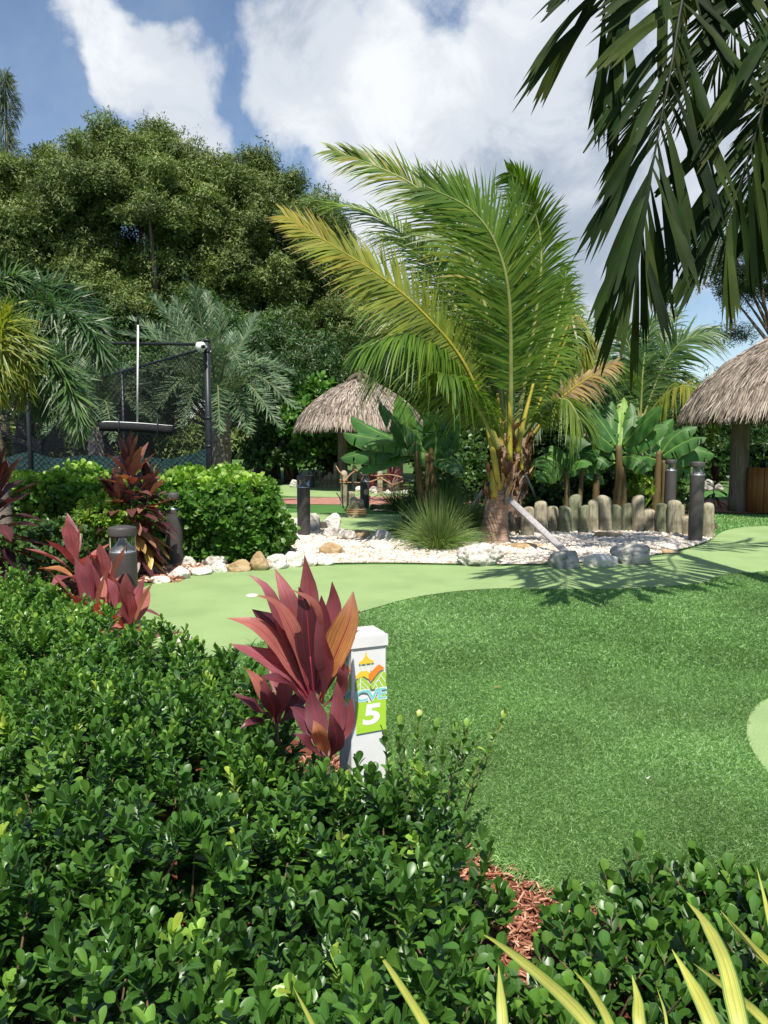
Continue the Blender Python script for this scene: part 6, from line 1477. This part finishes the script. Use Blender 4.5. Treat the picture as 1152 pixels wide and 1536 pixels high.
for lb, x, y, d, rx, rz_ in (('dark low shrub behind the left logs', 820, 745, 15.8, .8, .55), ('dark low shrub behind the middle logs', 890, 745, 16.2, .9, .6), ('dark low shrub below the right banana plant', 960, 745, 16.4, .9, .6)):
    bush('shrub', lb, P(x, y, d) * [1, 1, 0] + [0, 0, .3], (rx, .6, rz_), 380, CL_, 'dark_leaf', s=1.3, rn=(.0, .8), group='low shrubs in the back beds')
q = P(953, 735, 15); bush('shrub', 'small bright yellow green shrub among the banana stems', (q[0], q[1], q[2]), (.3, .25, .28), 120, CL_, 'young_leaf', s=1.0, rn=(.4, 1), group='yellow plants behind the logs')
# ------------------------------------------------------------------ trees behind
TWIG = []
for s_ in range(5):
    r = np.random.default_rng(s_ + 90); o = []
    for i in range(9):
        lf = leaf_tpl(r.uniform(.13, .2), r.uniform(.06, .09), [(0, .1), (.4, 1), (1, .05)], 2, .25, .2)
        d = nrm(np.array([r.normal(0, 1), r.normal(0, 1), r.normal(.25, .6)]))[None]
        o.append((lf, basis(d)[0], np.array([r.normal(0, .11), r.normal(0, .11), r.normal(0, .07)]), r.normal(0, .07)))
    TWIG.append(merge_tpl(o))
def tree(name, label, base, clumps, n_per, mat, group, limb=True, ts=1.0, tr=.3, rn=(.15, .8), trunkmat='bark', flat=.75, sd=.6):
    """clumps: (x, y, z, radius); leaves in shells round each clump, limbs to the clumps"""
    base = np.asarray(base, float); t = thing(name, label, 'tree', tuple(base), group)
    mb = MB()
    for (x, y, z, r) in clumps:
        n = int(n_per * r * r * 1.5 * (1 if r < 1 else .6)); v = nrm(R.normal(0, 1, (n, 3))); sq = R.uniform(.6, 1.35, 3); rad = r * R.uniform(.2, 1.12, n) ** .7 * (1 + .18 * np.sin(v[:, 0] * 4 + x) * np.cos(v[:, 2] * 5 + z))
        Pq = np.array([x, y, z]) + v * rad[:, None] * np.array([1, 1, flat]) * sq + R.normal(0, .09 + .07 * r, (n, 3))
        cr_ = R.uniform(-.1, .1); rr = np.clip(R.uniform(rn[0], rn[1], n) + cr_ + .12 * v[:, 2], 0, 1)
        put_ros(mb, Pq, v, rr, TWIG, sd, ts * .8)
    mb.build('crown', mat, t)
    ms = MB(); cc = np.array([c[:3] for c in clumps]); top = cc.mean(0)
    fork = base * .45 + top * .55; fork[2] = base[2] + (cc[:, 2].min() - base[2]) * .75
    tube(ms, cr([base - [0, 0, .05], base * .5 + fork * .5 + [R.normal(0, tr * .4), 0, 0], fork], 14), np.linspace(tr * 1.5, tr * .8, 14), 12, jitter=.06)
    if limb:
        for c in cc[R.permutation(len(cc))[:min(len(cc), 26)]]:
            m_ = fork * .5 + c * .5 + R.normal(0, .25, 3) * np.linalg.norm(c - fork) * .2
            tube(ms, cr([fork, m_, c], 12), np.linspace(tr * .5, tr * .07, 12), 7)
    ms.build('trunk', trunkmat, t)
    return t
def dome(pxc, pyc, d, wpx, hpx, n, r, seed, dd=.8, zmin=None, fill=.8):
    """clump centres through a dome seen at these pixels"""
    rr = np.random.default_rng(seed); out = []
    c = P(pxc, pyc, d); a = wpx / 2 * d / FPX; h = hpx * d / FPX
    k = 0
    while len(out) < n and k < 4000:
        k += 1
        v = nrm(rr.normal(0, 1, 3)); v[2] = abs(v[2]) if rr.uniform() > .25 else v[2]
        if v[2] < -.55: continue
        s = rr.uniform(.35, 1) ** (1 - fill * .6)
        q = c + v * np.array([a, a * dd, h]) * s
        rad = r * rr.choice([.55, .8, 1.0, 1.4, 1.9], p=[.2, .3, .25, .15, .1])
        if zmin is not None and q[2] < zmin: continue
        if any(np.linalg.norm(q - np.array(o[:3])) < .62 * (rad + o[3]) * .75 for o in out): continue
        out.append((*q, rad))
    return out
BT = 'tall spreading trees behind the court'
tree('ficus_tree', 'broad dark tree with the highest dome, left of the sky gap', P(215, 700, 30) * [1, 1, 0], dome(205, 385, 30, 340, 178, 150, .62, 3) + dome(205, 500, 29.5, 330, 120, 60, .62, 103), 560, 'tree_leaf', BT, tr=.42)
tree('ficus_tree', 'broad tree crown running off the left edge behind the fence', P(40, 700, 29) * [1, 1, 0], dome(40, 415, 29, 270, 178, 110, .62, 5) + dome(40, 510, 28.5, 260, 110, 45, .62, 105), 560, 'tree_leaf', BT, tr=.4)
tree('ficus_tree', 'tree crown falling away right towards the coconut palm', P(400, 700, 31) * [1, 1, 0], dome(392, 425, 31, 225, 183, 110, .62, 8) + dome(398, 520, 30.5, 230, 115, 45, .62, 108), 560, 'tree_leaf', BT, tr=.38)
tree('ficus_tree', 'lower tree crown behind the tip of the golden frond', P(500, 700, 33) * [1, 1, 0], dome(492, 475, 33, 140, 160, 55, .62, 12) + dome(500, 540, 32.5, 150, 110, 30, .62, 112), 560, 'tree_leaf', BT, tr=.3)
UT = 'dense lower trees in the background'
for lb, x, y, d, w, h, n, sd_, mt in (('dark lower tree behind the chain link on the far left', 60, 620, 26, 240, 110, 20, 21, 'dark_leaf'), ('dark lower tree behind the lower date palm', 190, 600, 27, 200, 120, 20, 22, 'dark_leaf'), ('dark lower tree right behind the big date palm', 330, 590, 27, 220, 130, 22, 23, 'dark_leaf'),
        ('dark tree filling the gap left of the smaller hut', 440, 590, 29, 160, 110, 18, 24, 'dark_leaf'), ('green tree above the smaller thatched hut', 560, 560, 31, 190, 110, 24, 25, 'tree_leaf'), ('dark tree behind the coconut palm fronds', 680, 590, 30, 200, 95, 20, 26, 'dark_leaf'), ('dark tree behind the second coconut palm', 800, 620, 31, 190, 75, 18, 27, 'dark_leaf'), ('green tree behind the pale palms', 930, 620, 34, 200, 70, 18, 28, 'tree_leaf'), ('dark tree seen below the eave of the right hut', 1090, 630, 31, 190, 42, 18, 29, 'dark_leaf'), ('dark tree at the right edge under the right hut', 1230, 620, 31, 200, 60, 18, 30, 'dark_leaf')):
    tree('background_tree', lb, P(x, 690, d) * [1, 1, 0], dome(x, y, d, w, h, n, .95, sd_), 300, mt, UT, limb=True, tr=.2, rn=(.1, .9))
tree('ficus_tree', 'grey green tree rising behind the right thatched roof', P(1180, 690, 42) * [1, 1, 0], dome(1175, 430, 42, 215, 130, 44, 1.15, 33, zmin=3.8), 240, 'pale_leaf', 'tall tree behind the right hut', tr=.3, rn=(.0, .8))
# bright broad leaved shrubs under the trees
q_ = [x for x in CL_]
BS = 'bright broad leaved shrubs under the trees'
for lb, x, y, d, rx, rz_ in (('bright broad leaved shrub left of the smaller hut, reaching its eave', 470, 632, 26.5, 1.0, 1.1), ('bright broad leaved shrub under the eave of the smaller hut', 490, 668, 27, 1.1, .8), ('bright shrub low beside the big date palm trunk', 432, 655, 28, .8, .9)):
    c = P(x, y, d); bush('shrub', lb, c, (rx, .8, rz_), 700, q_, 'bright_leaf', s=2.6, rn=(.2, 1), group=BS, layers=(1, .8))
for lb, x, y, d, rx, rz_ in (('dark shaded shrub at the foot of the trees left of the smaller hut', 440, 690, 27, 1.6, .6), ('dark shaded shrub under the smaller hut', 540, 680, 28.5, 2.2, 1.0), ('dark shaded shrub right of the smaller hut', 640, 680, 27.5, 1.8, 1.1), ('leafy shrub on the grass bank behind the slatted bin', 1142, 690, 31, 1.0, .4), ('dark shrub on the grass bank behind the right hut post', 1075, 706, 30, 1.1, .45), ('leafy shrub behind the far end of the log edging', 1035, 680, 27, 1.3, .9), ('dark shaded shrub behind the banana plants', 900, 690, 24, 2.4, 1.0), ('dark shaded shrub behind the second palm', 780, 690, 23, 1.8, 1.0)):
    c = P(x, y, d); bush('shrub', lb, (c[0], c[1], max(c[2], .3)), (rx, .8, rz_), 520, CL_, 'dark_leaf', s=2.3, rn=(.1, .9), group='dark shrubs under the trees', layers=(1, .75))
# casuarina far left
cs = P(6, 690, 46) * [1, 1, 0]; t = thing('casuarina_tree', 'tall thin feathery tree standing above the crowns at the far left', 'tree', tuple(cs))
mb = MB(); top = P(8, 108, 46); tube(mb, cr([cs, cs * .5 + top * .5 + [.2, 0, 0], top], 24), np.linspace(.28, .03, 24), 8); mb.build('trunk', 'bark', t)
n = 5200; u = R.uniform(.42, 1, n); ax = cs * (1 - u)[:, None] + top * u[:, None]; az = R.uniform(0, 6.28, n); br = (1.15 - u) * 3.2 * np.sqrt(R.uniform(.02, 1, n)) * (.55 + .45 * np.sin(u * 42 + az))
B = ax + np.stack([np.cos(az) * br, np.sin(az) * br, br * .35], 1)
mb = MB(); leaflets(mb, B, np.stack([np.cos(az) * .5, np.sin(az) * .5, R.uniform(-.9, .5, n)], 1), R.uniform(.35, .7, n), .035, .3, nrm(R.normal(0, 1, (n, 3))), [(0, .5), (.5, 1), (1, .1)], 2, R.uniform(0, 1, n)); mb.build('crown', 'pale_leaf', t)
# far wood closing the horizon
mb = MB(); n = 26000; a = R.uniform(0, PI * 1.0, n); rad = R.uniform(62, 78, n); Hh = 5.5 + 2.2 * np.sin(a * 9) + 1.4 * np.sin(a * 23 + 1) + .8 * np.sin(a * 61)
Pq = np.stack([rad * np.cos(a), rad * np.sin(a), Hh * R.uniform(.02, 1, n) ** .8], 1)
put_ros(mb, Pq, np.stack([-np.cos(a), -np.sin(a), np.full(n, .5)], 1), R.uniform(.1, .9, n), TWIG, .6, 4.2)
tag(mb.build('far_wood', 'tree_leaf', org=(0, 60, 0)), 'distant wood closing the horizon behind the gardens', 'trees', kind='stuff')
